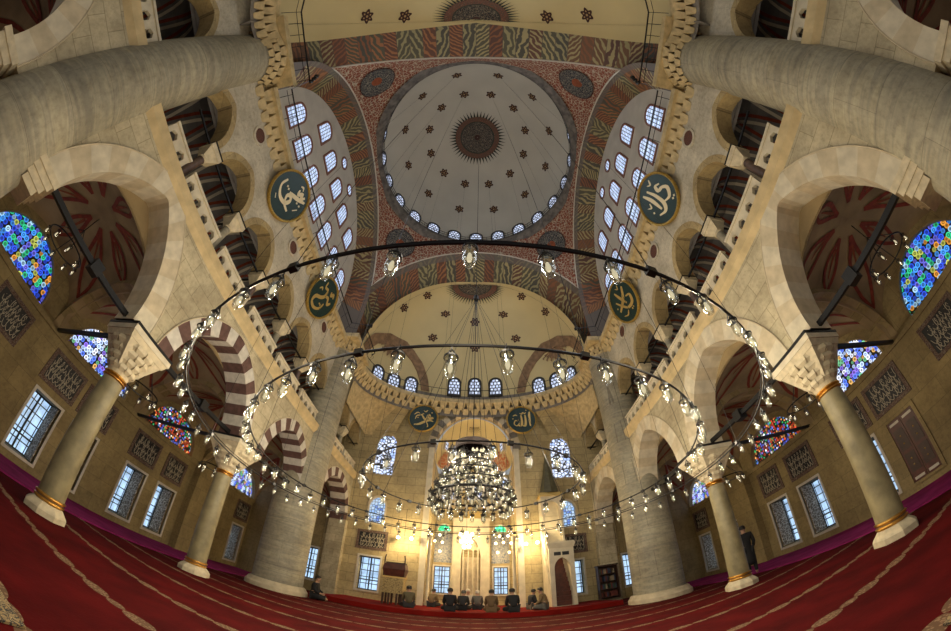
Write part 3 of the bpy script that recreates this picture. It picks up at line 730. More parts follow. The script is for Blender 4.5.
# ------------------------------------------------------------------ tympana under the side arches
TX = 7.5
lo_f = frame_mesh(archrect(.50, -.86, .38, .5), archrect(.40, -.76, .36, .4), -.05, .02, 'window_frame', M['pinkframe']); lo_p = pane_mesh(archrect(.42, -.78, .36, .42), -.015, 'pane', M['day'])
up_f = frame_mesh(archrect(.54, -.84, .22, .54), archrect(.42, -.72, .2, .42), -.05, .02, 'window_frame', M['pinkframe']); up_p = pane_mesh(archrect(.44, -.74, .2, .44), -.015, 'pane', M['day'])
ro_f = frame_mesh(circ(.40), circ(.30), -.05, .02, 'window_frame', M['pinkframe']); ro_p = pane_mesh(circ(.32), -.015, 'pane', M['day'])
for s in (-1, 1):
    mp = mapX(s, TX)
    b = MB(); b.extr([(-.2, 11.5)]+[(11.7, 11.5)]+arch(5.75, 5.95, 14.3, 5.95, 20), [], mp, 0, .3)
    struct(f'wall_tympanum_{SIDE[s]}', b, M['tymp'], f'plastered window wall under the {SIDE[s]} great arch', 'wall')
    for k in range(7):
        y = 1.25+1.5*k
        win(f'arched window in the lower row high under the {SIDE[s]} great arch, {ORD[k]} from the entrance end', sidebasis(s, TX, y, 14.75), lo_f, lo_p)
    for k in range(5):
        y = 2.65+1.58*k
        win(f'arched window in the upper row high under the {SIDE[s]} great arch, {ORD[k]} from the entrance end', sidebasis(s, TX, y, 17.3), up_f, up_p)
    for k, y in enumerate((4.9, 6.6)):
        win(f'small round window below the crown of the {SIDE[s]} great arch, {("nearer the entrance", "nearer the mihrab")[k]}', sidebasis(s, TX, y, 18.95), ro_f, ro_p)
    # painted soffit of the great side arch
    def so(u, v):
        t = PI*u; x = 6.4+(7.5-6.4)*v; r = 6.62+(5.72-6.62)*v; zc = 14.4
        c = 5.75
        if u <= 0 or u >= 1: pass
        return (s*x, c+r*cos(t), zc+r*sin(t))
    b = MB(); b.uvgrid(so, 64, 6)
    for sg in (-1, 1):
        b.grid(lambda u, v: (s*(6.4+1.1*v), 5.75+sg*(6.62-.9*v), 11.5+2.9*u), 2, 2)
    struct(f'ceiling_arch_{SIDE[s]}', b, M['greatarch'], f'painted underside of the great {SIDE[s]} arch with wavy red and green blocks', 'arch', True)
    # muqarnas cornice along the gallery wall
    b = MB()
    y = -.1
    while y < 11.7:
        for tr, (d0, d1, z0, z1, off) in enumerate(((.02, .14, 10.95, 11.2, 0), (.1, .26, 11.2, 11.45, .22))):
            yy = y+off
            b.add([(s*(6.68-d0), yy-.15, z0), (s*(6.68-d0), yy+.15, z0), (s*(6.68-d1), yy-.2, z1), (s*(6.68-d1), yy+.2, z1), (s*6.7, yy-.2, z1), (s*6.7, yy+.2, z1), (s*6.7, yy, z0-.05)],
                  [(0, 1, 3, 2), (2, 3, 5, 4), (0, 2, 4, 6), (1, 6, 5, 3), (0, 6, 1)], 0)
        y += .44
    b.box(min(s*6.3, s*7.6), max(s*6.3, s*7.6), -.1, 11.7, 11.45, 11.68)
    struct(f'trim_{50 if s < 0 else 51}', b, M['muq'], f'ochre stalactite cornice above the {SIDE[s]} gallery arches', 'cornice')

# ------------------------------------------------------------------ great arches across the nave, pendentives, dome
DC, DR, DZ = Vector((0.02, 5.92, 0)), 6.18, 21.9
for e in (1, -1):
    fy = (lambda y: y) if e > 0 else (lambda y: 11.55-y)
    def so(u, v):
        t = PI*u; y = 12.05+1.95*v; r = 7.38+(7.05-7.38)*v; zc = 13.0+(12.2-13.0)*v
        return (r*cos(t), fy(y), zc+r*sin(t))
    b = MB(); b.uvgrid(so, 72, 6)
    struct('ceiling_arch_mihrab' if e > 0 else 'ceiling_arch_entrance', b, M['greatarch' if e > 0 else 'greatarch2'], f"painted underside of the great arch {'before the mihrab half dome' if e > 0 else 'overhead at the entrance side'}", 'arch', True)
def bound(a):
    """lower edge of the pendentives in direction a (from the dome centre)"""
    c, s_ = cos(a), sin(a)
    hx, y0, y1 = 6.4, -.5-DC.y, 12.05-DC.y
    tx = hx/abs(c) if abs(c) > 1e-6 else 1e9
    ty = (y1 if s_ > 0 else y0)/s_ if abs(s_) > 1e-6 else 1e9
    r = min(tx, ty); x, y = r*c, r*s_
    if tx <= ty:
        yy = y+DC.y-5.75; z = 14.4+math.sqrt(max(0, 6.62**2-yy*yy))
    else:
        z = 13.0+math.sqrt(max(0, 7.38**2-x*x))
    return r, z
b = MB()
def pf(u, v):
    a = 2*PI*u; r1, z1 = bound(a)
    t = v; r = DR+(r1-DR)*t; z = (DZ-.1)+(z1-DZ+.1)*t
    bul = .55*sin(PI*t)*max(0, (r1-6.6)/2.4)
    return (DC.x+(r+bul*.5)*cos(a), DC.y+(r+bul*.5)*sin(a), z+bul*.5)
b.grid(pf, 256, 14, 0)
pts = []
for i in range(256):
    a = 2*PI*i/256; r, z = bound(a); pts.append((DC.x+(r-.03)*cos(a), DC.y+(r-.03)*sin(a), z+.02))
b.tube(pts, .045, 5, True, 1)
from mathutils.bvhtree import BVHTree
tree = BVHTree.FromPolygons([Vector(v) for v in b.v], b.f)
for a in (45.2, 134.8, 225, 315):                             # painted medallions, laid on the curved surface
    c0 = Vector(pf(a/360.0, .40)); nn = (Vector((DC.x, DC.y, 17.0))-c0).normalized()
    e1 = nn.cross(Vector((0, 0, 1))).normalized(); e2 = e1.cross(nn)
    def on(rr, th, off):
        p = c0+e1*(rr*cos(th))+e2*(rr*sin(th))+nn*1.5
        h = tree.ray_cast(p, -nn)[0]
        return (h if h is not None else p-nn*1.5)+nn*off
    n = 36
    for r0, r1, mi, of in ((.0, .3, 3, .06), (.3, .62, 2, .05), (.6, 1.02, 2, .05), (1.0, 1.05, 4, .06)):
        vs = [on(r0, 2*PI*k/n, of) for k in range(n)]+[on(r1, 2*PI*k/n, of) for k in range(n)]
        b.add(vs, [(k, (k+1) % n, n+(k+1) % n, n+k) for k in range(n)], mi)
struct('ceiling_pendentives', b, [M['pend'], M['white'], M['pendmed'], M['orange'], M['rosred']], 'red arabesque painted pendentives with four dark medallions round the dome', 'ceiling')
# rim cornice, walkway rail
b = MB(); b.lathe([(6.5, 21.3), (6.28, 21.45), (6.2, 21.6), (6.12, 21.7), (6.06, 21.9), (6.5, 21.92)], DC.x, DC.y, 96)
struct('trim_60', b, M['rim'], 'dark painted ring cornice at the foot of the main dome', 'cornice', True)
t = thing('dome_railing', 'thin black iron railing round the foot of the main dome', 'railing', (DC.x, DC.y, DZ))
for z in (22.25, 22.55):
    b = MB(); b.tube([(DC.x+6.12*cos(2*PI*k/96), DC.y+6.12*sin(2*PI*k/96), z) for k in range(96)], .018, 5, True); b.build('rail', M['iron'], t)
for k in range(48):
    a = 2*PI*k/48; b = MB(); x, y = DC.x+6.12*cos(a), DC.y+6.12*sin(a); b.tube([(x, y, 21.9), (x, y, 22.57)], .014, 4); b.build('post', M['iron'], t)
# dome shell with its painted sunburst and rosettes
DA, DCZ = 6.5, 7.05
def dome(r, a, off=0.0):
    r = min(r, DA-1e-4); z = 22.0+DCZ*math.sqrt(1-(r/DA)**2)
    n = Vector((r*cos(a)/DA**2, r*sin(a)/DA**2, (z-22.0)/DCZ**2)).normalized()
    return Vector((DC.x+r*cos(a), DC.y+r*sin(a), z))-n*off
b = MB()
b.grid(lambda u, v: tuple(dome(DA*sin(PI/2*v) if v < .999 else DA-1e-4, 2*PI*u)), 96, 32, 0)
b.lathe([(6.5, 21.9), (6.5, 22.02)], DC.x, DC.y, 96, mi=0)
def decal_ring(b, fn, r0, r1, n, mi, off):
    vs = [fn(r0, 2*PI*k/n, off) for k in range(n)]+[fn(r1, 2*PI*k/n, off) for k in range(n)]
    b.add(vs, [(k, (k+1) % n, n+(k+1) % n, n+k) for k in range(n)], mi)
def rosette(b, P, R, m0, m1, off=.02):
    """P(dx, dy, off) maps a small tangent offset to the surface; six lobes round a centre"""
    n = 36
    vs = [P(0, 0, off)]+[P(R*(.82+.18*cos(6*2*PI*k/n))*cos(2*PI*k/n), R*(.82+.18*cos(6*2*PI*k/n))*sin(2*PI*k/n), off) for k in range(n)]
    b.add(vs, [(0, 1+k, 1+(k+1) % n) for k in range(n)], m0)
    for q in range(6):
        a = 2*PI*q/6; cx_, cz_ = R*.5*cos(a), R*.5*sin(a)
        vs = [P(cx_+R*.12*cos(2*PI*k/8), cz_+R*.12*sin(2*PI*k/8), off+.012) for k in range(8)]
        b.add(vs, [tuple(range(8))], m1)
    vs = [P(R*.18*cos(2*PI*k/8), R*.18*sin(2*PI*k/8), off+.012) for k in range(8)]; b.add(vs, [tuple(range(8))], m1)
decal_ring(b, dome, .02, .26, 24, 1, .02)
decal_ring(b, dome, .24, 1.33, 48, 2, .03); decal_ring(b, dome, 1.31, 1.40, 48, 5, .035)
decal_ring(b, dome, 1.38, 1.80, 60, 4, .03)
decal_ring(b, dome, .56, .61, 36, 4, .04)
for k in range(48):
    a = 2*PI*k/48; w = PI/48*.85
    b.add([dome(1.76, a-w, .03), dome(1.76, a+w, .03), dome(2.0, a+w*.42, .03), dome(2.34, a, .03), dome(2.0, a-w*.42, .03)], [(0, 1, 2, 3, 4)], 5)
for r, a0 in ((3.86, 15), (5.45, 15)):
    for k in range(12):
        a = rad(a0+30*k); st = .36
        def P(dx, dy, off, r=r, a=a):
            sl = math.sqrt(1+(DCZ/DA)**2*(r/DA)**2/(1-(r/DA)**2))
            return dome(r+dx/sl, a+dy/r, off)
        rosette(b, P, .40, 1, 3)
struct('ceiling_dome', b, [M['plaster'], M['rosred'], M['sundark'], M['rosgold'], M['sunred'], M['spike']], 'grey plaster main dome with painted sunburst and rings of rosettes', 'dome', False)
ceil = bpy.data.objects['ceiling_dome']
for p in ceil.data.polygons:
    if p.material_index == 0: p.use_smooth = True
dw_f = frame_mesh(archrect(.52, 0, .80, .52), archrect(.40, .08, .76, .4), -.06, .02, 'window_frame', M['dark']); dw_p = pane_mesh(archrect(.42, .06, .76, .42), -.02, 'pane', M['dayfine'])
for k in range(24):
    a = 2*PI*k/24+PI/2
    p = Vector((DC.x+6.40*cos(a), DC.y+6.40*sin(a), 22.28)); rt = Vector((sin(a), -cos(a), 0)); up = Vector((-cos(a)*.06, -sin(a)*.06, 1))
    dirn = ('straight above the mihrab', )[0] if k == 0 else (f'{ORD[k-1]} to the left of the mihrab side' if k < 12 else ('straight above the entrance' if k == 12 else f'{ORD[23-k]} to the right of the mihrab side'))
    win(f'small arched window at the foot of the main dome, {dirn}', basis(p, rt, up), dw_f, dw_p)

# ------------------------------------------------------------------ half domes
SDC, SDA = (0.0, 13.8, 12.3), (6.35, 3.6, 7.0)
def semi(ph, th, off=0.0, e=1):
    x, y, z = sin(ph)*cos(th), cos(ph)*cos(th), sin(th)
    n = Vector((x/SDA[0], y/SDA[1], z/SDA[2])).normalized()
    p = Vector((SDC[0]+SDA[0]*x, SDC[1]+SDA[1]*y, SDC[2]+SDA[2]*z))-n*off
    if e < 0: p.y = 11.55-p.y
    return p
for e in (1, -1):
    b = MB()
    b.grid(lambda u, v: semi(PI*(u-.5)*1.12, v*PI/2*.998, 0, e), 60, 30, 0)
    b.grid(lambda u, v: semi(PI*(u-.5)*1.12, 0, 0, e)-Vector((0, 0, 1.5*v)), 60, 1, 5)
    def sb(r, a, off):                              # half sunburst round the crown
        x, y = r*sin(a), .2+r*.64*cos(a)
        ph, q = math.atan2(x/SDA[0], y/SDA[1]), math.hypot(x/SDA[0], y/SDA[1])
        return semi(ph, math.acos(min(1, q)), off, e)
    n = 40
    for r0, r1, mi, of in ((.0, .2, 1, .05), (.18, 1.12, 2, .05), (1.1, 1.17, 6, .055), (1.16, 1.55, 4, .05)):
        vs = [sb(r0, PI*(k/n-.5)*1.1, of) for k in range(n+1)]+[sb(r1, PI*(k/n-.5)*1.1, of) for k in range(n+1)]
        b.add(vs, [(k, k+1, n+2+k, n+1+k) for k in range(n)], mi)
    for k in range(31):
        a = PI*((k+.5)/31-.5)*1.1; w = PI*1.1/62*.8
        b.add([sb(1.52, a-w, .05), sb(1.52, a+w, .05), sb(1.76, a+w*.42, .05), sb(2.1, a, .05), sb(1.76, a-w*.42, .05)], [(0, 1, 2, 3, 4)], 6)
    for ph, th in ((-82, 42), (-79, 58.5), (-33.2, 53.8), (-33, 34.7), (79.2, 58.8), (80, 41), (33.3, 34.8), (33, 54), (.5, 50.4), (.6, 31.3)):
        ph, th = rad(ph), rad(th)
        def P(dx, dy, off, ph=ph, th=th):
            ex = math.hypot(SDA[0]*cos(ph), SDA[1]*sin(ph))*cos(th); ez = math.hypot(SDA[2]*cos(th), (SDA[0]*abs(sin(ph))+SDA[1]*abs(cos(ph)))*sin(th))
            return semi(ph+dx/max(ex, .8), th+dy/max(ez, .8), off, e)
        rosette(b, P, .36, 1, 3)
    if e > 0:                                        # arches of the two corner exedrae and their painted shells
        for sg in (-1, 1):
            inn = [(-84, 0), (-82, 9), (-76, 15.5), (-62, 20.5), (-50, 20), (-42, 16.5), (-36, 11.5), (-32, 5), (-30.5, 0)]
            out = [(-96, 0), (-95, 10), (-88, 17.5), (-70, 25.5), (-52, 26.5), (-42, 22.5), (-33, 16.5), (-27.5, 8), (-25.5, 0)]
            inn, out = resample(inn, 30), resample(out, 30)
            vs = [semi(sg*rad(p), rad(t), .08) for p, t in inn]+[semi(sg*rad(p), rad(t), .08) for p, t in out]
            b.add(vs, [(k, k+1, 32+k, 31+k) for k in range(30)], 7)
            vs = [semi(sg*rad(p), rad(t), 0) for p, t in inn]+[semi(sg*rad(p), rad(t), .08) for p, t in inn]; b.add(vs, [(k, k+1, 32+k, 31+k) for k in range(30)], 7)
            for k in range(17):                      # radiating shell below the crown of each exedra
                p0, t0 = -60, 20.2; an = rad(200+140*k/16); ln = 6.5 if k % 2 else 4.8
                p1, t1 = p0+ln*1.6*cos(an)*1.3, t0+ln*sin(an)
                d = 1.0
                b.add([semi(sg*rad(p0-d), rad(t0), .05), semi(sg*rad(p0+d), rad(t0), .05), semi(sg*rad(p1+d), rad(t1), .05), semi(sg*rad(p1), rad(t1-1.2), .05), semi(sg*rad(p1-d), rad(t1), .05)], [(0, 1, 2, 3, 4)], 7)
    yw = 13.86 if e > 0 else 11.55-13.86                # wall face between the half dome and the great arch
    vs = [(6.33*cos(PI*k/40), yw, 12.3+6.98*sin(PI*k/40)) for k in range(41)]+[(9*cos(PI*k/40), yw, 12.3+9*sin(PI*k/40)) for k in range(41)]
    b.add(vs, [(k, k+1, 42+k, 41+k) for k in range(40)], 5)
    for sg in (-1, 1): b.box(min(sg*6.3, sg*8), max(sg*6.3, sg*8), yw-.02, yw+.02, 10.7, 12.4, 5)
    struct('ceiling_half_dome_mihrab' if e > 0 else 'ceiling_half_dome_entrance', b, [M['semi'], M['rosred'], M['sundark'], M['rosgold'], M['sunred'], M['greyband'], M['spike'], M['exedra']],
           f"cream half dome with painted half sunburst and rosettes {'above the mihrab' if e > 0 else 'at the entrance side, top of the picture'}", 'dome')
    o = bpy.data.objects['ceiling_half_dome_mihrab' if e > 0 else 'ceiling_half_dome_entrance']
    for p in o.data.polygons:
        if p.material_index in (0, 5): p.use_smooth = True
sw_f = frame_mesh(archrect(.44, -.15, .86, .44), archrect(.33, -.05, .82, .33), -.05, .03, 'window_frame', M['lead']); sw_p = pane_mesh(archrect(.35, -.07, .82, .35), -.02, 'pane', M['dayfine'])
NMS = ['outermost in the left exedra', 'middle in the left exedra', 'inner in the left exedra', 'left of the three central', 'middle of the three central', 'right of the three central', 'inner in the right exedra', 'middle in the right exedra', 'outermost in the right exedra']
for k, (ph, th) in enumerate(((-64, -1.5), (-50, -1.5), (-37.5, -.2), (-11, 4.0), (.9, 4.4), (13, 4.1), (40, 0), (53, -.5), (66.5, -1.5))):
    p = semi(rad(ph), rad(max(th, 0)), .05); p.z = 12.3+7.0*sin(rad(th))-.42
    q = semi(rad(ph+1), 0)-semi(rad(ph-1), 0); 
    win(f'arched window at the foot of the mihrab half dome, {NMS[k]}', basis(p, q, (0, 0, 1)), sw_f, sw_p)
for e in (1, -1):
  b = MB()
  pts = [semi(PI*(k/80-.5)*1.14, 0, 0, e) for k in range(81)]
  for tr, (d0, d1, z0, z1) in enumerate(((.02, .2, 10.95, 11.25), (.16, .4, 11.25, 11.58))):
      for k in range(0, 80):
          a, c = pts[k], pts[k+1]; m = (a+c)/2; tg = (c-a).normalized(); nn = Vector((-tg.y, tg.x, 0))
          if nn.dot(Vector((0, 11 if e > 0 else .5, 0))-Vector((m.x, m.y, 0))) < 0: nn = -nn
          h = (c-a).length*.5
          if (k+tr) % 2 == 0: 
              vs = [m-tg*h*1.1+nn*d0, m+tg*h*1.1+nn*d0, m-tg*h*1.7+nn*d1, m+tg*h*1.7+nn*d1]
              q = [Vector((v.x, v.y, z0 if i < 2 else z1)) for i, v in enumerate(vs)]+[Vector((m.x-tg.x*h*1.7, m.y-tg.y*h*1.7, z1)), Vector((m.x+tg.x*h*1.7, m.y+tg.y*h*1.7, z1)), Vector((m.x, m.y, z0))]
              b.add(q, [(0, 1, 3, 2), (2, 3, 5, 4), (0, 2, 4, 6), (1, 6, 5, 3), (0, 6, 1)])
  ring_in = [p+(Vector((0, 12.5 if e > 0 else -.9, p.z))-p).normalized()*.38 for p in pts]
  b.add([(p.x, p.y, z) for z in (11.58, 11.85) for p in ring_in]+[(p.x, p.y, z) for z in (11.58, 11.85) for p in pts], [(k, k+1, 81+1+k, 81+k) for k in range(80)]+[(81+k, 82+k, 81*3+1+k, 81*3+k) for k in range(80)]+[(k, 162+k, 163+k, k+1) for k in range(80)])
  struct('trim_61' if e > 0 else 'trim_62', b, M['muq'], 'ochre stalactite cornice curving under the mihrab half dome windows' if e > 0 else 'ochre stalactite cornice under the entrance half dome', 'cornice')
for s in (-1, 1):
  b = MB(); b.box(min(s*5.2, s*7.3), max(s*5.2, s*7.3), YW-.3, YW, 0, 12.2); b.box(min(s*6.4, s*7.3), max(s*6.4, s*7.3), YW, -2.2, 11.4, 12.4); b.box(min(s*6.68, s*10.4), max(s*6.68, s*10.4), YW-.3, YW, 6.4, 11.6)
  struct('wall_entrance_left' if s < 0 else 'wall_entrance_right', b, M['gallery'], f'{SIDE[s]} end wall at the entrance side of gallery and nave', 'wall')
# handrail on the cornices
t = thing('cornice_handrail', 'thin black iron handrail with brackets following the high stalactite cornices', 'railing', (0, 5.8, 12.2))
for s in (-1, 1):
    path = [(s*5.2, -3.3, 12.5), (s*5.5, -2.5, 12.5), (s*5.5, -.05, 12.5), (s*6.22, .1, 12.45), (s*6.22, 11.2, 12.45), (s*5.5, 11.4, 12.5), (s*5.5, 13.6, 12.5), (s*5.75, 13.8, 12.5)]
    b = MB(); b.tube(path, .028, 5); b.tube([(x, y, z-.35) for x, y, z in path], .012, 4); b.build('rail', M['iron'], t)
    for k, (x, y, z) in enumerate([(s*6.22, .3+.78*q, 12.45) for q in range(15)]+[(s*5.5, 11.5+.42*q, 12.5) for q in range(6)]+[(s*5.5, -.1-.4*q, 12.5) for q in range(7)]):
        b = MB(); b.tube([(x+s*.35, y, 11.8), (x, y, z)], .011, 4); b.build('post', M['iron'], t)
    for yy, dd in ((11.4, 1), (-.02, -1)):
        for q in range(3):
            b = MB(); x, y, z = s*(5.42-.08*q), yy+dd*.07*q, 12.5+.07*(q-1)
            b.tube([(s*5.5, yy, 12.5), (x, y, z)], .025, 5); b.lathe([(.001, z-.1), (.07, z-.06), (.07, z+.05), (.03, z+.1), (.001, z+.1)], x, y, 8); b.build('floodlight', M['iron'], t)
b = MB(); rp = [semi(PI*(k/60-.5)*1.02, 0, .3)+Vector((0, 0, .25)) for k in range(61)]; b.tube(rp, .018, 5); b.build('rail', M['iron'], t)
for k in range(2, 60, 4):
    b = MB(); b.tube([rp[k], rp[k]-Vector((0, 0, .68))], .013, 4); b.build('post', M['iron'], t)
# ------------------------------------------------------------------ mihrab wall
AC, AA = .12, 2.25                                  # centre and half width of the apse arch
mp = mapY(QY)
outer = [(-7.6, 0), (AC-AA, 0)]+arch(AC, AA, 8.75, 2.4, 18)[::-1]+[(AC+AA, 0), (7.6, 0), (7.6, 12.2), (-7.6, 12.2)]
UPW = arch_open(0, .60, 8.75, .75, 6.9, 8); LOW = arch_open(0, .46, 5.1, .52, 4.15, 8)
def shift(l, x): return [(u+x, w) for u, w in l]
holes = []
for x in (-4.9, 5.05): holes += [shift(UPW, x), shift(LOW, x), rect(x-.55, x+.55, .62, 2.35)]
b = MB(); b.extr(outer, holes, mp, 0, .55)
struct('wall_mihrab', b, M['qibla'], 'honey coloured ashlar wall with the tall mihrab arch at its middle', 'wall')
b = MB(); voussoirs(b, mp, AC, AA, 8.75, 2.4, .42, -.03, .3, 21, (0, 1)); struct('trim_70', b, [M['greyband'], M['voussoir2']], 'grey and pale voussoirs of the tall mihrab arch', 'arch')
for sg in (-1, 1):
    x = AC+sg*(AA+.13); b = MB(); b.box(x-.15, x+.15, QY-.1, QY+.02, .19, 8.75); struct(f'trim_{71 if sg < 0 else 72}', b, M['marblew'], f'pale marble jamb on the {SIDE[sg]} of the mihrab arch', 'jamb')
upf = frame_mesh(arch_open(0, .68, 8.75, .83, 6.82, 8), arch_open(0, .57, 8.75, .72, 6.93, 8), -.03, .05, 'window_frame', M['qibla']); upp = pane_mesh(UPW, .15, 'pane', M['trac'])
lof = frame_mesh(arch_open(0, .54, 5.1, .60, 4.07, 8), arch_open(0, .44, 5.1, .5, 4.17, 8), -.03, .05, 'window_frame', M['voussoir2']); lop = pane_mesh(LOW, .2, 'pane', M['bluetrac'])
for nm, x in (('left', -4.9), ('right', 5.05)):
    m4 = Matrix.Translation((x, QY, 0))
    win(f'tall white tracery window high on the {nm} of the mihrab wall', m4, upf, upp)
    win(f'small blue and white arched window on the {nm} of the mihrab wall', m4, lof, lop)
    low_window(f'low barred window on the {nm} of the mihrab wall', Matrix.Translation((x, QY, .62)), 1.1, 1.73, .4, False)
# stalactite squinches carrying the curved cornice
b = MB()
def wallpt(ph):
    dx, dy = sin(ph)*SDA[0], cos(ph)*SDA[1]
    t = min(6.42/abs(dx) if abs(dx) > 1e-6 else 1e9, (QY-.005-13.8)/dy if dy > 1e-6 else 1e9)
    return Vector((dx*t, 13.8+dy*t, 0))
NP = 72
for j in range(9):
    v0, v1 = j/9, (j+1)/9
    ring = []
    for k in range(NP+1):
        ph = PI*(k/NP-.5)*.996; p = semi(ph, 0); w = wallpt(ph)
        wob = .10*((k+j) % 2) if abs(ph) > .75 else 0
        a, c = w.lerp(p, max(0, v0**1.6-wob*.3)), w.lerp(p, v1**1.6)
        ring.append(((a.x, a.y, 9.35+1.65*v0), (c.x, c.y, 9.35+1.65*v1-.05*wob), (c.x, c.y, 9.35+1.65*v1)))
    vs = [q for r in ring for q in r]
    for k in range(NP):
        if abs(PI*((k+.5)/NP-.5)) > .62: b.add(vs[3*k:3*k+6], [(0, 3, 4, 1), (1, 4, 5, 2)], 0 if abs(PI*((k+.5)/NP-.5)) > .75 else 1)
struct('ceiling_squinches', b, [M['muq'], M['qibla']], 'tiers of stone stalactites filling the corners below the curved mihrab cornice', 'squinch')
# the apse
b = MB(); by = 20.6
AX0, AX1 = AC-AA, AC+AA
b.add([(AX0, QY+.5, 0), (AX0, by, 0), (AX1, by, 0), (AX1, QY+.5, 0), (AX0, QY+.5, 8.3), (AX0, by, 8.3), (AX1, by, 8.3), (AX1, QY+.5, 8.3)], [(0, 1, 5, 4), (1, 2, 6, 5), (2, 3, 7, 6)])
struct('wall_apse', b, M['qibla'], 'golden stone walls of the mihrab recess', 'wall')
b = MB()
def apse(u, v, off=0.0):
    ph, th = PI*(u-.5)*1.0, v*PI/2*.99
    n = 3.2
    x, y = sin(ph), cos(ph)
    f = (1-v)**.8; kq = (abs(x)**n+abs(y)**n)**(-1/n); x, y = x*(kq*f+1-f), y*(kq*f+1-f)
    return (AC+(AA-off)*x*cos(th), QY+.5+(by-QY-.5-off)*max(0, y)*cos(th)-.0, 8.3+(2.75-off)*sin(th))
b.grid(apse, 40, 20, 0)
for u0, u1 in ((.13, .37), (.63, .87)):                      # red painted corner squinches
    vs = [apse(u0+(u1-u0)*i/10, .02+.30*j/6*(1-.9*abs(2*i/10-1)**2), .04) for j in range(7) for i in range(11)]
    b.add(vs, [(j*11+i, j*11+i+1, j*11+12+i, j*11+11+i) for j in range(6) for i in range(10)], 1)
for k in range(13):
    u = .38+.24*k/12
    b.add([apse(u-.006, .80, .04), apse(u+.006, .80, .04), apse(u, .62+.03*abs(k-6)/3, .04)], [(0, 1, 2)], 2)
struct('ceiling_apse', b, [M['semi'], arabesque('red_squinch_paint', (.40, .12, .05), (.5, .42, .28), (.30, .08, .03), 5.0), M['rosred']], 'cream half vault over the mihrab recess with red painted corner squinches', 'vault')
aw_f = frame_mesh(archrect(.34, -.45, .35, .34), archrect(.24, -.36, .33, .24), -.05, .03, 'window_frame', M['voussoir2']); aw_p = pane_mesh(archrect(.26, -.38, .33, .26), -.02, 'pane', M['dayfine'])
for k, (u, nm) in enumerate(((.16, 'outer left'), (.30, 'inner left'), (.70, 'inner right'), (.84, 'outer right'))):
    p = Vector(apse(u, .36, .08)); q = Vector(apse(u+.01, .36))-Vector(apse(u-.01, .36)); q.z = 0
    win(f'small arched window in the vault of the mihrab recess, {nm} of the four', basis(p, q, (0, -.35, 1)), aw_f, aw_p)
am_f = frame_mesh(archrect(.56, -.85, .4, .56), archrect(.46, -.75, .38, .46), -.05, .03, 'window_frame', M['voussoir2']); am_p = pane_mesh(archrect(.48, -.77, .38, .48), -.02, 'pane', M['trac'])
for nm, x in (('left', -1.4), ('middle', .2), ('right', 1.85)):
    win(f'bright tracery window behind the great chandelier, {nm} one of the mihrab recess', Matrix.Translation((x, by, 7.35)), am_f, am_p)
for nm, x0, x1 in (('left', -2.0, -1.1), ('right', 1.33, 2.13)):
    low_window(f'low barred window of the mihrab recess, {nm} of the niche', Matrix.Translation(((x0+x1)/2, by-.06, .82)), x1-x0, 1.6, .03, False)
    x = (x0+x1)/2; b = MB(); b.extr(arch_open(0, .36, 4.62, .34, 4.55, 8), [], lambda u, w, d: (u+x, by+d, w), -.05, -.02)
    t = thing('green_lit_fanlight', f'glowing green glass fanlight over the {nm} window of the mihrab recess', 'fanlight', (x, by-.03, 4.55))
    b.build('glass', M['greenlit'], t)
    b = MB(); b.extr(arch_open(0, .43, 4.62, .42, 4.48, 8), [arch_open(0, .35, 4.62, .33, 4.56, 8)], lambda u, w, d: (u+x, by+d, w), -.09, 0); b.build('surround', M['marblew'], t)
    t = thing('tile_panel', f'blue and white flowered tile panel above the {nm} window of the mihrab recess', 'tile panel', (x, by-.02, 2.7))
    b = MB(); b.box(x-.52, x+.52, by-.03, by, 2.65, 4.4); b.build('tiles', M['iznik'], t)
# mihrab
t = thing('mihrab', 'tall golden marble prayer niche at the centre of the recess', 'mihrab', (.02, by, .19))
b = MB(); b.extr(rect(-1.02, 1.1, .19, 5.2), [arch_open(.04, .55, 3.0, 1.25, .2, 8)], mapY(by), -.32, -.02); b.build('marble_frame', M['marblew'], t)
b = MB()
for k in range(6):
    b.box(.04-.56+.08*k, .04+.56-.08*k, by-.30+.03*k, by-.02, 3.0+.2*k, 3.2+.2*k+.01) if k > 1 else None
b.lathe([(.55, .19), (.55, 3.0)], .04, by-.02, 7, PI, 2*PI, sy=.35); b.build('niche', M['voussoir2'], t)
b = MB()
for k in range(8):
    x = -.93+1.92*k/7; b.box(x-.03, x+.03, by-.36, by-.3, .3, 5.0)
b.box(-1.08, 1.16, by-.4, by-.02, 5.2, 5.34); b.build('moulding', M['marblew'], t)
b = MB(); b.extr([(-.9, 5.34), (.98, 5.34), (.5, 5.75), (.04, 6.2), (-.42, 5.75)], [], mapY(by), -.3, -.05); b.build('crest', M['goldleaf'], t)
# tall candles beside the mihrab
for nm, x in (('left', -2.0), ('right', 2.2)):
    t = thing('wall_pilaster_candle', f'tall pale marble half column on the {nm} edge of the mihrab recess', 'half column', (x, QY+.4, .19))
    b = MB(); b.lathe([(.13, .2), (.13, .35), (.09, .4), (.085, 3.6), (.12, 3.7), (.13, 3.85)], x, QY+.32, 16); b.build('shaft', M['marblew'], t, True)

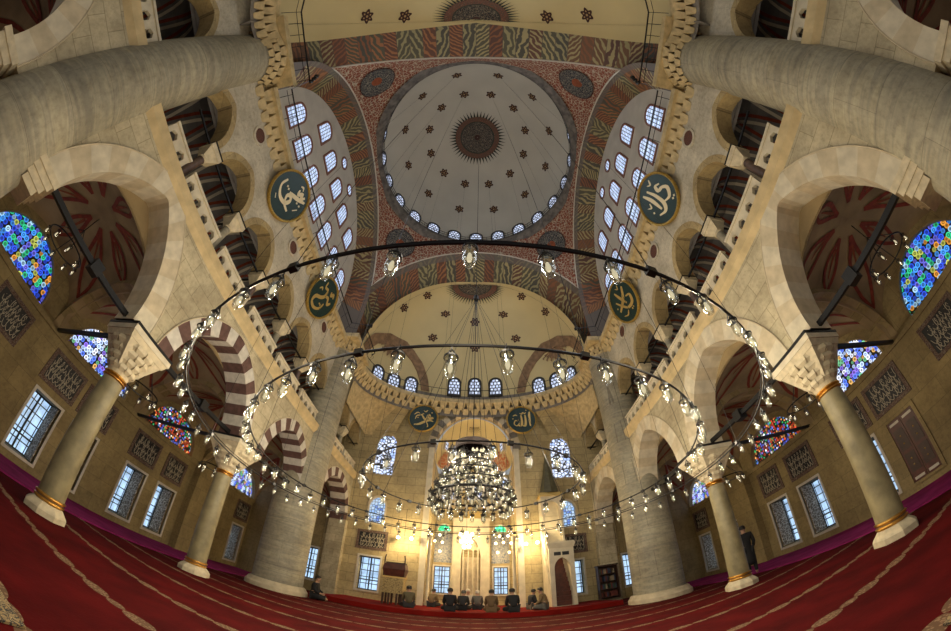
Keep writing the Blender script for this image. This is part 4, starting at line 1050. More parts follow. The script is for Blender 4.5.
# minbar on the right of the mihrab
t = thing('minbar', 'tall golden marble pulpit stair with arched portal, right of the mihrab', 'pulpit', (4.05, 16, .19))
x0, x1, yf, yb = 3.48, 4.60, 15.5, 17.2
b = MB(); b.extr(rect(x0, x1, .2, 2.85), [arch_open((x0+x1)/2, .36, 1.9, .5, .21, 8)], mapY(yf), 0, .22); b.build('portal', M['marblew'], t)
b = MB(); b.frustum((x0+x1)/2, yf+.11, 2.85, 3.06, .58, .15, .66, .22); b.box(x0-.06, x1+.06, yf-.08, yf+.3, 3.06, 3.14); b.build('portal_crown', M['marblew'], t)
b = MB(); b.extr(rect(x0+.22, x0+.53, 2.5, 2.66), [], mapY(yf), -.012, 0); b.extr(rect(x0+.59, x0+.9, 2.5, 2.66), [], mapY(yf), -.012, 0); b.build('inscription', M['navy'], t)
b = MB()
for k in range(11): b.box(x0+.12, x1-.12, yf+.25+.15*k, yb, .2+.22*k, .2+.22*(k+1))
b.build('stair', M['wood'], t)
for q, x in enumerate((x0, x1-.1)):
    b = MB(); b.extr([(yf+.22, .2), (yb, .2), (yb, 3.4), (yf+.22, 1.1)], [], lambda u, w, d: (x+d, u, w), 0, .1); b.build('side_wall', M['marblew'], t)
    b = MB(); b.extr([(yf+.22, 1.25), (yb, 3.55), (yb, 4.2), (yf+.22, 1.9)], [[(yf+.3+.38*i, 1.45+.52*i), (yf+.55+.38*i, 1.79+.52*i), (yf+.55+.38*i, 2.15+.52*i), (yf+.3+.38*i, 1.81+.52*i)] for i in range(4)], lambda u, w, d: (x+d, u, w), .02, .08); b.build('balustrade', M['marblew'], t)
b = MB()
for px in (x0+.06, x1-.16):
    for py in (yb-.55, yb-.02): b.box(px, px+.1, py-.1, py, 3.3, 5.5)
b.build('kiosk_post', M['marblew'], t)
b = MB(); b.extr(rect(x0, x1, 4.6, 5.65), [arch_open((x0+x1)/2, .36, 4.95, .45, 4.61, 8)], mapY(yb-.62), 0, .1); b.extr(rect(x0, x1, 2.6, 5.65), [], mapY(yb-.05), 0, .1); b.build('kiosk_wall', M['marblew'], t)
b = MB(); b.frustum((x0+x1)/2, yb-.3, 5.65, 5.85, .62, .4, .56, .36); b.build('kiosk_cornice', M['goldleaf'], t)
b = MB(); b.lathe([(.50, 5.85), (.46, 6.1), (.27, 6.9), (.12, 7.7), (.02, 8.15)], (x0+x1)/2, yb-.3, 8); b.build('cone', flat('dull_green_cone', (.09, .085, .05), .6, 0, .3, 4), t)
b = MB(); b.lathe([(.0, 8.1), (.05, 8.17), (.02, 8.24), (.035, 8.28), (.0, 8.42)], (x0+x1)/2, yb-.3, 10); b.build('finial', M['goldleaf'], t)

# preacher's chair on the left
t = thing('preachers_chair', 'gilded preacher chair with a red wooden hood, left of the mihrab', 'preacher chair', (-3.15, 15.6, .19))
x0, x1 = -3.6, -2.72
b = MB()
for x in (x0+.04, (x0+x1)/2-.14, (x0+x1)/2+.2, x1-.04):
    for y in (15.5, 16.1):
        b = MB(); b.box(x-.04, x+.04, y-.04, y+.04, .192, .7); b.build('leg', M['darkwood'], t)
b = MB(); b.box(x0, x1, 15.44, 16.16, .7, 1.38); b.build('body', arabesque('gilded_lattice', (.44, .33, .14), (.18, .13, .06), (.55, .43, .2), 11.0), t)
b = MB(); b.box(x0-.03, x1+.03, 15.42, 16.18, 1.38, 1.45); b.build('seat_edge', M['goldleaf'], t)
b = MB(); b.frustum((x0+x1)/2, 15.8, 1.45, 1.78, .40, .34, .5, .42); b.frustum((x0+x1)/2, 15.8, 1.78, 2.02, .5, .42, .45, .38); b.build('hood', M['wood'], t)
b = MB(); b.box(x0+.02, x1-.02, 15.6, 16.1, 2.02, 2.1); b.build('top_board', M['darkwood'], t)
for x in (x0, x1):
    b = MB(); b.tube([(x, 15.46, 1.45), (x, 15.46, 2.25), (x+(.03 if x < -3 else -.03), 15.46, 2.42)], .03, 6); b.build('corner_post', M['darkwood'], t)
# bookcase on the right
t = thing('bookcase', 'dark open bookcase with books and folded cloths under the right end arch', 'bookcase', (6.45, 16.6, .19))
x0, x1 = 5.95, 6.93
b = MB(); b.box(x0, x0+.05, 16.45, 16.8, .192, 1.78); b.box(x1-.05, x1, 16.45, 16.8, .192, 1.78); b.box(x0, x1, 16.78, 16.82, .192, 1.78); b.box(x0-.04, x1+.04, 16.42, 16.82, 1.78, 1.86); b.build('cabinet', M['darkwood'], t)
for z in (.3, .68, 1.06, 1.42):
    b = MB(); b.box(x0+.05, x1-.05, 16.46, 16.78, z-.03, z); b.build('shelf', M['darkwood'], t)
bk = [flat('book_'+n, c, .6) for n, c in (('red', (.11, .022, .015)), ('cream', (.26, .21, .14)), ('green', (.025, .06, .035)), ('blue', (.03, .04, .075)))]
for zi, z in enumerate((.3, .68, 1.06, 1.42)):
    x = x0+.08; i = 0
    while x < x1-.14:
        w = RND.uniform(.05, .085); h = RND.uniform(.2, .27)
        b = MB(); b.box(x, x+w, 16.5, 16.72, z+.001, z+h)
        bi = RND.randrange(4); i += 1
        tag(b.build('book', bk[bi]), f'{("red", "cream", "green", "blue")[bi]} bound book, {ORD[i-1]} from the left on the {("lowest", "second", "third", "top")[zi]} shelf of the dark bookcase', 'book', f'books on the {("lowest", "second", "third", "top")[zi]} shelf of the dark bookcase')
        x += w+.006+(.12 if RND.random() < .12 else 0)

# ------------------------------------------------------------------ lettering
def catmull(p, n=6):
    p = [Vector((a, c, 0)) for a, c in p]; q = [p[0]*2-p[1]]+p+[p[-1]*2-p[-2]]; out = []
    for i in range(1, len(q)-2):
        for k in range(n):
            t = k/n; a, c, d, e = q[i-1], q[i], q[i+1], q[i+2]
            out.append(.5*((2*c)+(d-a)*t+(2*a-5*c+4*d-e)*t*t+(3*c-a-3*d+e)*t**3))
    return out+[p[-1]]
def ribbon(b, pts, w, mp, d0=-.012, d1=0.0):
    q = catmull(pts) if len(pts) > 2 else [Vector((*p, 0)) for p in pts]; n = len(q); a, c = [], []
    for i, p in enumerate(q):
        t = (q[min(i+1, n-1)]-q[max(i-1, 0)]); t = t.normalized() if t.length else Vector((1, 0, 0)); m = Vector((-t.y, t.x, 0))
        f = (.35+.65*sin(PI*min(1, max(0, .08+.84*i/max(n-1, 1)))))*(.72+.5*abs(t.x*.7+t.y*.7))
        a.append(p+m*w*f); c.append(p-m*w*f)
    vs = [mp(p.x, p.y, d0) for p in a]+[mp(p.x, p.y, d0) for p in c]+[mp(p.x, p.y, d1) for p in a]+[mp(p.x, p.y, d1) for p in c]
    fs = []
    for i in range(n-1): fs += [(i, i+1, n+i+1, n+i), (i, 2*n+i, 2*n+i+1, i+1), (n+i, n+i+1, 3*n+i+1, 3*n+i)]
    b.add(vs, fs)
def dot(b, x, z, r, mp): b.extr([(x, z-r), (x+r, z), (x, z+r), (x-r, z)], [], mp, -.012, 0)
SCRIPT = {
 'allah': ([[(.50, .52), (.47, .2), (.50, -.42)], [(.22, .30), (.24, -.1), (.2, -.38), (.06, -.40)], [(-.02, .28), (.02, -.1), (-.02, -.36), (-.2, -.40)], [(-.2, .02), (-.12, -.2), (-.28, -.40), (-.44, -.28), (-.36, -.06), (-.24, -.1)], [(-.1, .42), (.02, .36), (.1, .46), (.2, .38), (.26, .48)], [(-.5, .22), (-.36, .3), (-.22, .24)]], [(-.5, .05), (.3, .62)]),
 'muhammad': ([[(.62, -.22), (.38, -.14), (.1, -.24), (-.2, -.40), (-.50, -.44)], [(.44, .10), (.36, .22), (.26, .10), (.40, .0), (.58, .02), (.36, -.10)], [(.28, .12), (.14, -.10), (-.02, .10), (-.1, .22)], [(.06, -.06), (.22, -.26), (.32, -.50), (.28, -.58)], [(-.46, -.08), (-.38, .14), (-.16, .20), (.04, .30)], [(-.54, .22), (-.36, .36), (-.2, .30)], [(.0, .5), (.12, .42), (.24, .52)]], [(-.3, .02), (.5, .36)]),
 'a': ([[(-.55, .1), (-.5, -.2), (-.2, -.38), (.1, -.30), (.16, -.08), (.02, .02), (-.06, -.12), (.12, -.3), (.42, -.32)], [(-.12, .02), (.2, .22), (.52, .48)], [(.0, .46), (.1, .34), (.2, .5), (.3, .38), (.36, .56)], [(-.1, .55), (0, .62), (.1, .56)], [(-.34, -.5), (-.2, -.58)], [(.5, -.1), (.58, .1)]], [(-.34, .02), (-.24, .02), (.36, .18), (.5, .22)]),
 'b': ([[(-.4, .5), (-.3, .3), (-.1, .34), (0, .1), (-.1, -.1), (-.34, -.3), (-.3, -.55), (0, -.6), (.24, -.4), (.26, -.1)], [(0, .1), (.2, .2), (.4, .05), (.5, .22)], [(.1, .5), (.2, .4), (.3, .52), (.42, .42)], [(-.5, 0), (-.42, .14), (-.32, .08)]], [(.08, -.28), (.16, -.28)]),
 'c': ([[(-.2, .6), (-.16, .2), (-.22, -.3)], [(.02, .5), (.06, .1), (.0, -.3), (-.2, -.45), (-.45, -.3)], [(.5, .1), (.34, .22), (.26, .05), (.44, -.05), (.52, -.25), (.3, -.42), (.05, -.3)], [(.2, .55), (.3, .44), (.42, .56)], [(-.5, .25), (-.4, .12), (-.3, .24)]], [(.3, -.58), (.4, -.58), (-.5, -.05)]),
 'd': ([[(.5, .35), (.1, .05), (-.5, -.1)], [(-.35, .3), (-.2, -.05), (.0, -.35), (.35, -.4), (.5, -.15), (.3, -.02)], [(-.05, .55), (.0, .2), (.1, -.2)], [(.15, .6), (.25, .48), (.36, .6)], [(-.5, -.35), (-.3, -.48), (-.1, -.4)]], [(-.5, .1), (.12, -.55), (.22, -.55)]),
}
def roundel(lab, mat, R, key, bright):
    t = thing('calligraphy_roundel', lab, 'roundel', mat=mat, group='round green calligraphy boards')
    idm = lambda u, w, d: (u, d, w)
    b = MB(); b.extr(circ(R*.93, 48), [], idm, -.03, .03); bd = b.build('board', M['greenboard'], None); bd.parent = t
    b = MB(); n = 48; prof = [(R*.90, -.03), (R*.93, -.08), (R*.97, -.09), (R, -.05), (R, .04)]
    for (r0, e0), (r1, e1) in zip(prof, prof[1:]):
        vs = [(r0*cos(2*PI*k/n), e0, r0*sin(2*PI*k/n)) for k in range(n)]+[(r1*cos(2*PI*k/n), e1, r1*sin(2*PI*k/n)) for k in range(n)]
        b.add(vs, [(k, (k+1) % n, n+(k+1) % n, n+k) for k in range(n)])
    f = b.build('gilded_frame', M['greenframe'], None, True); f.parent = t
    b = MB(); st, dots = SCRIPT[key]; mpp = lambda u, w, d: (u*R*1.12, -.03+d, w*R*1.12)
    for i, s_ in enumerate(st): ribbon(b, s_, .062 if i < 3 else .03, mpp)
    for x, z in dots: dot(b, x, z, .045, mpp)
    c = b.build('lettering', M['cream'] if bright else M['goldleaf'], None); c.parent = t
tl = rad(22)
for s in (-1, 1):
    for k, (y, key) in enumerate(((3.6, 'a' if s < 0 else 'c'), (8.2, 'b' if s < 0 else 'd'))):
        up = (-s*sin(tl), 0, cos(tl))
        roundel(f"green roundel with {'cream' if k == 0 else 'gold'} script leaning out over the {SIDE[s]} gallery, {'nearer the entrance' if k == 0 else 'nearer the mihrab'}", basis((s*6.30, y, 10.88), (0, -s, 0), up), .94, key, k == 0)
    roundel(f'green roundel with gold script below the mihrab half dome, {SIDE[s]} of the arch', basis((s*2.80, 16.5, 10.15), (1, 0, 0), (0, -.04, 1)), .87, 'muhammad' if s < 0 else 'allah', False)
    for k, y in enumerate((1.3, 5.55, 9.72)):
        t = thing('lattice_oculus', f'small round red latticed vent on the {SIDE[s]} gallery wall, {ORD[k]} from the entrance end', 'vent', mat=sidebasis(s, 6.67, y, 10.62), group='round vents above the gallery columns')
        b = MB(); b.extr(circ(.26, 24), [], lambda u, w, d: (u, d, w), -.02, .02); o = b.build('lattice', arabesque('red_lattice', (.14, .05, .03), (.03, .012, .01), (.2, .08, .05), 22.0) if s < 0 and k == 0 else bpy.data.materials['red_lattice'], None); o.parent = t
        b = MB(); b.extr(circ(.33, 24), [circ(.25, 24)], lambda u, w, d: (u, d, w), -.035, .02); o = b.build('rim', M['gallery'], None); o.parent = t
def panel(lab, mat, w, h, seed):
    r = random.Random(seed)
    t = thing('inscription_board', lab, 'inscription', mat=mat, group='tiled inscription panels')
    idm = lambda u, z, d: (u, d, z)
    b = MB(); b.extr(rect(-w/2, w/2, 0, h), [rect(-w/2+.13, w/2-.13, .13, h-.13)], idm, -.04, 0); o = b.build('tile_border', M['tile'], None); o.parent = t
    b = MB(); b.extr(rect(-w/2+.12, w/2-.12, .12, h-.12), [], idm, -.015, 0); o = b.build('ground', M['navy'], None); o.parent = t
    b = MB(); mpp = lambda u, z, d: (u, -.015+d, z)
    W, H = w-.34, h-.34; z0 = .17
    for row in range(3):
        zb = z0+H*(.06+.32*row); x = W/2
        while x > -W/2+.08:
            l = r.uniform(.08, .2); l = min(l, x+W/2)
            c = r.random()
            if c < .4: ribbon(b, [(x, zb+H*.34), (x-.02, zb+H*.16), (x-.01, zb)], .009, mpp)
            ribbon(b, [(x, zb+r.uniform(0, .1)), (x-l*.3, zb-H*.07), (x-l*.7, zb-H*.05*r.random()), (x-l, zb+H*r.uniform(.05, .18))], .0105, mpp)
            if c > .5: ribbon(b, [(x-l*.4, zb+H*.18), (x-l*.6, zb+H*.3), (x-l*.8, zb+H*.2), (x-l*.55, zb+H*.1), (x-l*.9, zb)], .008, mpp)
            dot(b, x-l*.5, zb+H*r.uniform(.16, .3), .011, mpp)
            x -= l*.8+.03
    o = b.build('lettering', M['scriptw'], None); o.parent = t
PC = {0: (2.1, 1.5), 2: (4.78, 1.55), 3: (6.5, 1.5), 4: (9.2, 1.5), 5: (11.05, 1.3), 7: (16.7, 1.3)}
for s in (-1, 1):
    for k, (y, w) in PC.items():
        panel(f"dark tiled panel with white script on the {SIDE[s]} aisle wall, {ORD[list(PC).index(k)]} from the entrance end", sidebasis(s, WX, y, 2.62), w, 1.1, 10*k+s)
    panel(f'dark tiled panel of white script over the low {SIDE[s]} window of the mihrab wall', Matrix.Translation(((-4.92 if s < 0 else 5.1), QY, 2.72)), 1.62, 1.02, 77+s)
# ------------------------------------------------------------------ glass lamps and the ring chandeliers
def glass():
    m = bpy.data.materials.new('clear_lamp_glass'); m.use_nodes = True; nt = m.node_tree; nt.nodes.remove(nt.nodes['Principled BSDF'])
    tr = N(nt, 'ShaderNodeBsdfTransparent'); tr.inputs[0].default_value = (.92, .93, .9, 1)
    gl = N(nt, 'ShaderNodeBsdfGlossy'); gl.inputs['Roughness'].default_value = .08; gl.inputs[0].default_value = (1, 1, 1, 1)
    lw = N(nt, 'ShaderNodeLayerWeight', Blend=.35); f = mth(nt, 'MULTIPLY_ADD', lw.outputs['Facing'], .5, .04)
    mx = N(nt, 'ShaderNodeMixShader'); L(nt, f, mx.inputs[0]); L(nt, tr.outputs[0], mx.inputs[1]); L(nt, gl.outputs[0], mx.inputs[2])
    L(nt, mx.outputs[0], nt.nodes['Material Output'].inputs[0]); return m
M['glass'] = glass()
def lamp_meshes(h, r, bm='bulb'):
    b = MB(); b.lathe([(r*.25, -h), (r*.62, -h*.93), (r*.9, -h*.6), (r*.82, -h*.35), (r*.78, -h*.2), (r, 0), (r*.95, 0), (r*.72, -h*.2), (r*.74, -h*.35), (r*.8, -h*.6), (r*.5, -h*.88)], 0, 0, 14); g = b.mesh('glass_cup', M['glass'], True)
    b = MB(); b.lathe([(.001, -h*.80), (r*.28, -h*.70), (r*.38, -h*.55), (r*.28, -h*.36), (r*.2, -h*.25), (.001, -h*.22)], 0, 0, 10); bl = b.mesh('bulb', M[bm], True)
    b = MB(); b.lathe([(r*1.04, -.006), (r*1.04, .012), (r*.97, .012), (r*.97, -.006), (r*1.04, -.006)], 0, 0, 14)
    for k in range(3):
        a = 2*PI*k/3; b.tube([(r*cos(a), r*sin(a), 0), (0, 0, h*.5), (0, 0, h*.62)], .006, 4)
    b.lathe([(.001, -h*.25), (r*.24, -h*.24), (r*.24, -h*.1), (.006, 0), (.006, h*.3)], 0, 0, 8)
    return g, bl, b.mesh('hanger', M['iron'])
def add_lamp(parent, me, p):
    g = put('glass_lamp', me[0], parent, p)
    put('bulb', me[1], g); put('hanger', me[2], g)
LBIG, LMID, LSM = lamp_meshes(.165, .047), lamp_meshes(.19, .058), lamp_meshes(.15, .046)
CC = Vector((.18, 5.8, 0))
HUB = Vector((.18, 5.8, 8.0))
RINGS = [(4.80, 2.80, 68, LBIG, 'outermost and widest iron ring of glass lamps hanging over the whole nave'),
         (3.82, 2.85, 54, LMID, 'middle iron ring of glass lamps hanging inside the widest ring'),
         (1.92, 2.90, 24, LMID, 'small iron ring of glass lamps hanging close round the crowded crystal chandelier')]
for ri, (R, z, n, lm, lab) in enumerate(RINGS):
    t = thing('ring_chandelier', lab, 'chandelier', (CC.x, CC.y, z))
    b = MB(); b.tube([(CC.x+R*cos(2*PI*k/128), CC.y+R*sin(2*PI*k/128), z) for k in range(128)], .0135 if ri < 2 else .012, 6, True)
    if ri == 0: b.tube([(CC.x+(R-.012)*cos(2*PI*k/128), CC.y+(R-.012)*sin(2*PI*k/128), z+.045) for k in range(128)], .008, 4, True)
    for k in range(12):
        a = 2*PI*(k+.5)/12; b.obox((CC.x+R*cos(a), CC.y+R*sin(a), z), (.026*cos(a), .026*sin(a), 0), (-.04*sin(a), .04*cos(a), 0), (0, 0, .028))
    b.build('ring', M['iron'], t)
    for k in range(n):
        a = 2*PI*(k+(0, .65, .5)[ri])/n-PI/2
        dz = -.085-(.05 if k % 2 else 0)
        add_lamp(t, lm, (R*cos(a), R*sin(a), dz))
    for k in range(12 if ri < 2 else 8):
        m = 12 if ri < 2 else 8; a = 2*PI*(k+.5)/m-PI/2
        p = Vector((CC.x+R*cos(a), CC.y+R*sin(a), z))
        b = MB()
        if ri == 0: q = dome(5.45, a)
        elif ri == 1: q = dome(3.86, a)
        else: q = HUB
        b.tube([p, q], .0045, 4); b.build('cable', M['iron'], t)
# the crowded central chandelier
t = thing('crystal_chandelier', 'crowded central chandelier of glass lamps in tapering tiers on one long cable', 'chandelier', (CC.x, CC.y, 2.6))
TIERS = [(.70, 2.70, 26), (.62, 2.92, 22), (.50, 3.12, 18), (.39, 3.30, 14), (.29, 3.45, 9)]
M['frost'] = flat('frosted_lamp_glass', (.62, .6, .54), .25)
LC = lamp_meshes(.15, .05, 'frost')
for R, z, n in TIERS:
    b = MB(); b.tube([(CC.x+R*cos(2*PI*k/48), CC.y+R*sin(2*PI*k/48), z) for k in range(48)], .024 if R > .69 else .011, 6, True)
    for k in range(6):
        a = 2*PI*k/6; b.tube([(CC.x+R*cos(a), CC.y+R*sin(a), z), (CC.x+R*.5*cos(a+.2), CC.y+R*.5*sin(a+.2), z+.06), (CC.x, CC.y, z+.14)], .012, 5)
    b.build('tier', M['iron'], t)
    for k in range(n):
        a = 2*PI*k/n+z; add_lamp(t, LC, (R*cos(a)*1.04, R*sin(a)*1.04, z-2.6-.09+(.1 if k % 2 else 0)))
b = MB(); r = random.Random(3)                              # the swarm of small drops and wires nobody could count
for k in range(420):
    u = r.random(); R = (.72-.46*u)*math.sqrt(r.uniform(.3, 1)); a = r.uniform(0, 2*PI); z = 2.56+1.0*u
    x, y = CC.x+R*cos(a), CC.y+R*sin(a)
    b.lathe([(.001, z-.05), (.018, z-.03), (.022, z), (.012, z+.03)], x, y, 6, mi=0)
    if k % 2: b.tube([(x, y, z+.03), (CC.x+R*.8*cos(a+.3), CC.y+R*.8*sin(a+.3), z+.15), (CC.x+R*.7*cos(a), CC.y+R*.7*sin(a), z+.2)], .006, 4, mi=1)
o = b.build('glass_drop_swarm', [flat('crystal_drop', (.7, .66, .55), .15, .2), M['iron']], t); o['kind'] = 'stuff'
b = MB()
for k in range(20):
    a = 2*PI*k/20; add_lamp(t, LSM, (.66*cos(a), .66*sin(a), -.10))
    b = MB(); b.tube([(CC.x+.69*cos(a), CC.y+.69*sin(a), 2.70), (CC.x+.66*cos(a), CC.y+.66*sin(a), 2.55)], .006, 4); b.build('wire', M['iron'], t)
b = MB(); b.lathe([(.32, 3.60), (.34, 3.62), (.34, 3.74), (.1, 3.78), (.02, 3.9)], CC.x, CC.y, 20); b.build('canopy', flat('dark_red_canopy', (.012, .005, .004), .7), t)
b = MB(); b.tube([(CC.x, CC.y, 3.5), HUB, (CC.x, CC.y, 28.95)], .010, 6); b.lathe([(.001, 7.85), (.07, 7.95), (.07, 8.08), (.001, 8.2)], CC.x, CC.y, 10); b.build('main_cable', M['iron'], t)
for k in range(4):
    a = 2*PI*k/4+.5; b = MB(); b.tube([(CC.x+.62*cos(a), CC.y+.62*sin(a), 2.9), (CC.x+.3*cos(a), CC.y+.3*sin(a), 3.7), HUB], .0045, 4); b.build('cable', M['iron'], t)
# small ring lamps hanging in the aisle bays
for s in (-1, 1):
    for k, (y, z) in enumerate(((1.4, 4.75), (5.8, 4.0), (10.3, 3.6))):
        x = s*9.4
        t = thing('aisle_lamp_ring', f'small black ring of clear lamps hanging in the {("near", "middle", "far")[k]} bay of the {SIDE[s]} aisle', 'chandelier', (x, y, z))
        R = .62
        b = MB(); b.tube([(x+R*cos(2*PI*q/40), y+R*sin(2*PI*q/40), z) for q in range(40)], .02, 5, True); b.build('ring', M['iron'], t)
        for q in range(8):
            a = 2*PI*q/8; add_lamp(t, LMID, (R*cos(a), R*sin(a), -.1))
        for q in range(4):
            a = 2*PI*q/4; b = MB(); b.tube([(x+R*cos(a), y+R*sin(a), z), (x, y, z+.7), (x, y, 6.0)], .012, 4); b.build('cable', M['iron'], t)
# bright bulbs before the mihrab
def bulb_cluster(lab, c, offs, r):
    t = thing('bulb_cluster', lab, 'lamp', c)
    b = MB(); b.tube([c, (c[0], c[1], c[2]+1.6)], .01, 5)
    for dx, dz in offs: b.tube([(c[0], c[1], c[2]+.12), (c[0]+dx, c[1], c[2]+dz+r)], .006, 4)
    b.build('stem', M['iron'], t)
    for dx, dz in offs:
        b = MB(); b.lathe([(.001, -r), (r*.7, -r*.7), (r, 0), (r*.7, r*.7), (.001, r)], 0, 0, 10); o = put('bulb', b.mesh('bulb', M['hotbulb'], True), t, (dx, 0, dz))
bulb_cluster('dense cluster of glowing bulbs before the marble niche', (-.2, 19.0, 3.75), [(-.25, 0), (0, .0), (.25, 0), (-.15, .25), (.15, .25), (0, .45), (-.3, .4), (.3, .4), (-.1, -.3), (.15, -.28)], .12)
bulb_cluster('row of glowing bulbs on the left in front of the mihrab recess', (-1.85, 18.6, 3.6), [(-.4, 0), (0, .05), (.4, 0), (-.2, .4), (.25, .4), (-.3, -.5), (.3, -.5)], .065)
bulb_cluster('row of glowing bulbs on the right in front of the mihrab recess', (1.75, 18.6, 3.6), [(-.4, 0), (0, .05), (.4, 0), (-.2, .4), (.25, .4), (-.3, -.5), (.3, -.5)], .065)
bulb_cluster('pair of glowing bulbs above the preacher chair', (-3.15, 16.9, 3.35), [(-.3, .1), (.35, .1)], .09)
bulb_cluster('pair of glowing bulbs beside the pulpit stair', (3.0, 16.9, 3.3), [(-.3, .0), (.25, .05)], .09)

# ------------------------------------------------------------------ people
def skin_obj(name, joints, edges, mat, parent, sub=2):
    me = bpy.data.meshes.new(name); me.from_pydata([j[0] for j in joints], edges, []); me.materials.append(mat)
    o = bpy.data.objects.new(name, me); COL.objects.link(o); o.parent = parent
    o.modifiers.new('Skin', 'SKIN'); sv = me.skin_vertices[0].data
    for i, j in enumerate(joints):
        r = j[1]; sv[i].radius = (r, r) if not isinstance(r, tuple) else r
    sv[0].use_root = True
    ss = o.modifiers.new('Subdivision', 'SUBSURF'); ss.levels = sub; ss.render_levels = sub
    for p in me.polygons: p.use_smooth = True
    o.modifiers['Skin'].use_smooth_shade = True
    return o
CLOTH = {k: flat('cloth_'+k, c, .9, 0, .15, 12) for k, c in (('black', (.012, .012, .014)), ('charcoal', (.03, .03, .032)), ('olive', (.11, .095, .05)), ('brown', (.12, .075, .035)), ('beige', (.26, .21, .13)), ('grey', (.12, .115, .10)), ('navy', (.02, .025, .045)), ('white', (.55, .5, .42)), ('tan', (.2, .14, .07)))}
HAIR = flat('dark_hair', (.012, .009, .007), .6)
def person(label, loc, rotz, pose, coat, legs, cap=None, lean=0.0, sc=1.0, seed=0):
    t = thing('person', label, 'person', loc, rotz); t.scale = (sc, sc, sc)
    r = random.Random(seed); ly = lean
    if pose == 'stand':
        J = [((0, 0, .88), .13), ((0, .0, 1.08), .125), ((0, .02+ly*.4, 1.28), .14), ((0, .05+ly, 1.42), .06), ((0, .07+ly*1.2, 1.50), .075), ((0, .08+ly*1.3, 1.58), .095), ((0, .08+ly*1.3, 1.66), .06)]
        arm = [((.2, .0+ly*.5, 1.34), .065), ((.25, .0, 1.08), .05), ((.2, .12, .9), .036), ((.15, .18, .86), .032)]
        leg = [((.1, 0, .84), .1), ((.11, .01, .47), .07), ((.11, -.01, .1), .05), ((.12, .13, .045), .038)]
    else:
        J = [((0, 0, .15), .15), ((0, .01+ly*.3, .34), .135), ((0, .03+ly*.7, .52), .15), ((0, .06+ly, .645), .06), ((0, .08+ly*1.15, .70), .072), ((0, .09+ly*1.25, .775), .09), ((0, .09+ly*1.25, .845), .055)]
        arm = [((.175, .03+ly*.7, .56), .062), ((.215, .08+ly*.6, .34), .045), ((.17, .27+ly*.3, .25), .036), ((.10, .32+ly*.3, .24), .03)]
        leg = [((.12, .04, .13), .105), ((.27, .30, .12), .07), ((.06, .40, .08), .05), ((-.08, .41, .06), .036)]
    E = [(0, 1), (1, 2), (2, 3), (3, 4), (4, 5), (5, 6)]
    J = list(J); hd = J[5][0]
    J.append(((hd[0], hd[1]+.105, hd[2]-.015), .016)); E.append((5, len(J)-1))
    for sg in (-1, 1):
        J.append(((hd[0]+sg*.1, hd[1]-.005, hd[2]-.01), (.012))); E.append((5, len(J)-1))
    JA, EA = [J[0], J[1], J[2]], [(0, 1), (1, 2)]
    JL, EL = [J[0]], []
    for sg in (-1, 1):
        pr = 2; pa = 2
        for k, (p, rr) in enumerate(arm):
            J.append(((sg*p[0], p[1], p[2]), rr)); E.append((pr, len(J)-1)); pr = len(J)-1
            if k < 3: JA.append(((sg*p[0], p[1], p[2]), rr+.016)); EA.append((pa, len(JA)-1)); pa = len(JA)-1
        hp = J[pr][0]
        for q in range(5):                                   # four fingers and a thumb, curled
            ln = (.05, .075, .08, .075, .06)[q]; dx = -sg*(.8 if q else .2)
            tip = (hp[0]+dx*ln+(0 if q else -sg*.0), hp[1]+(.03 if q else .05)+.004*q, hp[2]+.018*(2-q)-.02)
            J.append((tip, .009)); E.append((pr, len(J)-1))
        pr = 0; pl = 0
        for k, (p, rr) in enumerate(leg):
            x = sg*p[0]; yv = p[1]+(.05 if sg > 0 and pose != 'stand' and k >= 2 else 0)
            J.append(((x, yv, p[2]), rr)); E.append((pr, len(J)-1)); pr = len(J)-1
            if k < 3: JL.append(((x, yv, p[2]), rr+.014)); EL.append((pl, len(JL)-1)); pl = len(JL)-1
    JA[0] = (JA[0][0], J[0][1]+.03); JA[1] = (JA[1][0], J[1][1]+.025); JA[2] = (JA[2][0], J[2][1]+.02)
    JA.append(((0, J[3][0][1]-.01, J[3][0][2]-.035), .085)); EA.append((2, len(JA)-1))
    if pose == 'stand':
        JA.append(((0, -.02, .62), .19)); EA.append((0, len(JA)-1)); JA.append(((0, -.02, .3), .2)); EA.append((len(JA)-2, len(JA)-1))
    JL[0] = (JL[0][0], J[0][1]+.02)
    skin_obj('body', J, E, M['skin'], t); skin_obj('coat', JA, EA, CLOTH[coat], t); skin_obj('trousers', JL, EL, CLOTH[legs], t)
    b = MB(); hx, hy, hz = hd
    b.lathe([(.104, -.03), (.108, .02), (.098, .07), (.06, .105), (.001, .118)], 0, 0, 16)
    vs = [(x*1.0, y*1.02-.012-(.0 if z > .0 else .02), z+(.03 if y > .03 and z < .05 else 0)) for x, y, z in b.v]
    h = MB(); h.add([(hx+x, hy+y, hz+z) for x, y, z in vs], b.f); h.build('hair' if not cap else 'cap', CLOTH[cap] if cap else HAIR, None, True).parent = t
PL = .192
person('person in an olive jacket seated cross-legged beside the preacher chair', (-2.30, 14.7, PL), .3, 'sit', 'olive', 'charcoal', None, .02, 1.05, 1)
person('person in a tan jacket seated far back by the left recess window', (-1.62, 16.9, PL), -.3, 'sit', 'tan', 'charcoal', None, .06, 1.0, 2)
person('person in a black coat seated, leftmost of the close centre group', (-.66, 14.35, PL), .1, 'sit', 'black', 'black', None, .0, 1.08, 3)
person('person in a charcoal coat seated close right of the black coated one', (-.2, 15.25, PL), -.2, 'sit', 'charcoal', 'black', 'grey', .05, 1.0, 4)
person('person in white with a white cap seated deepest, facing the hall', (-.02, 17.0, PL), PI, 'sit', 'white', 'white', 'white', .0, 1.05, 5)
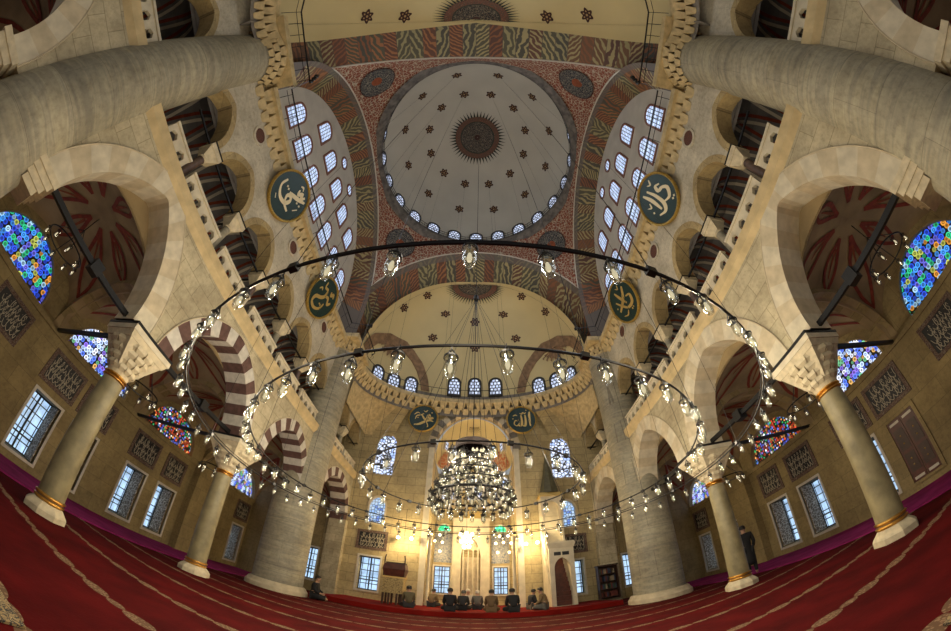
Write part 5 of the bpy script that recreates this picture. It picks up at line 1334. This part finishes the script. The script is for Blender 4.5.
person('person in a grey coat with a white cap seated before the niche', (.40, 16.2, PL), 0, 'sit', 'grey', 'charcoal', 'white', .04, 1.0, 6)
person('person in a brown jacket seated leaning forward right of the centre', (.90, 14.25, PL), -.1, 'sit', 'brown', 'brown', None, .08, 1.05, 7)
person('person in a black jacket seated before the right recess window', (1.70, 13.95, PL), .15, 'sit', 'black', 'black', None, .05, 1.08, 8)
person('person in a dark jacket seated turned right, next to the pulpit', (2.55, 15.2, PL), -1.2, 'sit', 'charcoal', 'grey', None, .05, 1.0, 9)
person('person in an olive brown coat seated at the right end near the pulpit', (2.98, 14.5, PL), 1.1, 'sit', 'tan', 'grey', None, .06, 1.05, 10)
person('person all in black seated on the floor against the left far pier', (-5.50, 13.0, .002), -1.5, 'sit', 'black', 'black', None, -.03, 1.05, 11)
person('person in a long black coat standing behind the second right column', (8.55, 9.35, .04), -.6, 'stand', 'black', 'black', None, .03, .98, 12)

# ------------------------------------------------------------------ light
def point(name, p, w, c=(1, .74, .40), r=.12):
    d = bpy.data.lights.new(name, 'POINT'); d.energy = w; d.color = c; d.shadow_soft_size = r
    o = bpy.data.objects.new(name, d); COL.objects.link(o); o.location = p; return o
def area(name, p, d, sx, sy, w, c):
    l = bpy.data.lights.new(name, 'AREA'); l.shape = 'RECTANGLE'; l.size, l.size_y = sx, sy; l.energy = w; l.color = c
    o = bpy.data.objects.new(name, l); COL.objects.link(o); o.location = p
    o.rotation_euler = Vector(d).to_track_quat('-Z', 'Y').to_euler(); return o
WARM = (1, .86, .62)
for k in range(12):
    a = 2*PI*k/12; point('ring_lamp_light', (CC.x+4.3*cos(a), CC.y+4.3*sin(a), 3.1), 78, WARM, .1)
for k in range(4):
    a = 2*PI*k/4+.4; point('chandelier_light', (CC.x+1.25*cos(a), CC.y+1.25*sin(a), 3.6), 110, WARM, .12)
point('niche_light', (-.1, 18.7, 4.0), 230, (1, .72, .36), .2)
for x in (-1.85, 1.75): point('niche_light', (x, 18.3, 3.4), 110, (1, .72, .36), .12)
for x, w in ((-3.15, 190), (2.95, 190)): point('niche_light', (x, 16.5, 3.5), w, (1, .74, .38), .12)
for s in (-1, 1):
    for y, z in ((1.4, 4.6), (5.8, 3.9), (10.3, 3.5)): point('aisle_light', (s*9.4, y, z), 9, WARM, .1)
    area('gallery_daylight', (s*7.35, 5.75, 15.6), (-s, 0, -.25), 9.0, 2.6, 430, (.80, .88, 1.0))
wd = bpy.data.worlds.new('world'); SC.world = wd; wd.use_nodes = True
wd.node_tree.nodes['Background'].inputs[0].default_value = (.92, .93, .9, 1); wd.node_tree.nodes['Background'].inputs[1].default_value = .3
SC.view_settings.view_transform = 'Standard'; SC.view_settings.look = 'None'; SC.view_settings.gamma = 1.0; SC.view_settings.exposure = 0.18
SC.view_settings.use_curve_mapping = False
SC.cycles.max_bounces = 6; SC.cycles.diffuse_bounces = 3; SC.cycles.transparent_max_bounces = 12
SC.cycles.use_denoising = True
SC.cycles.sample_clamp_indirect = 4.0
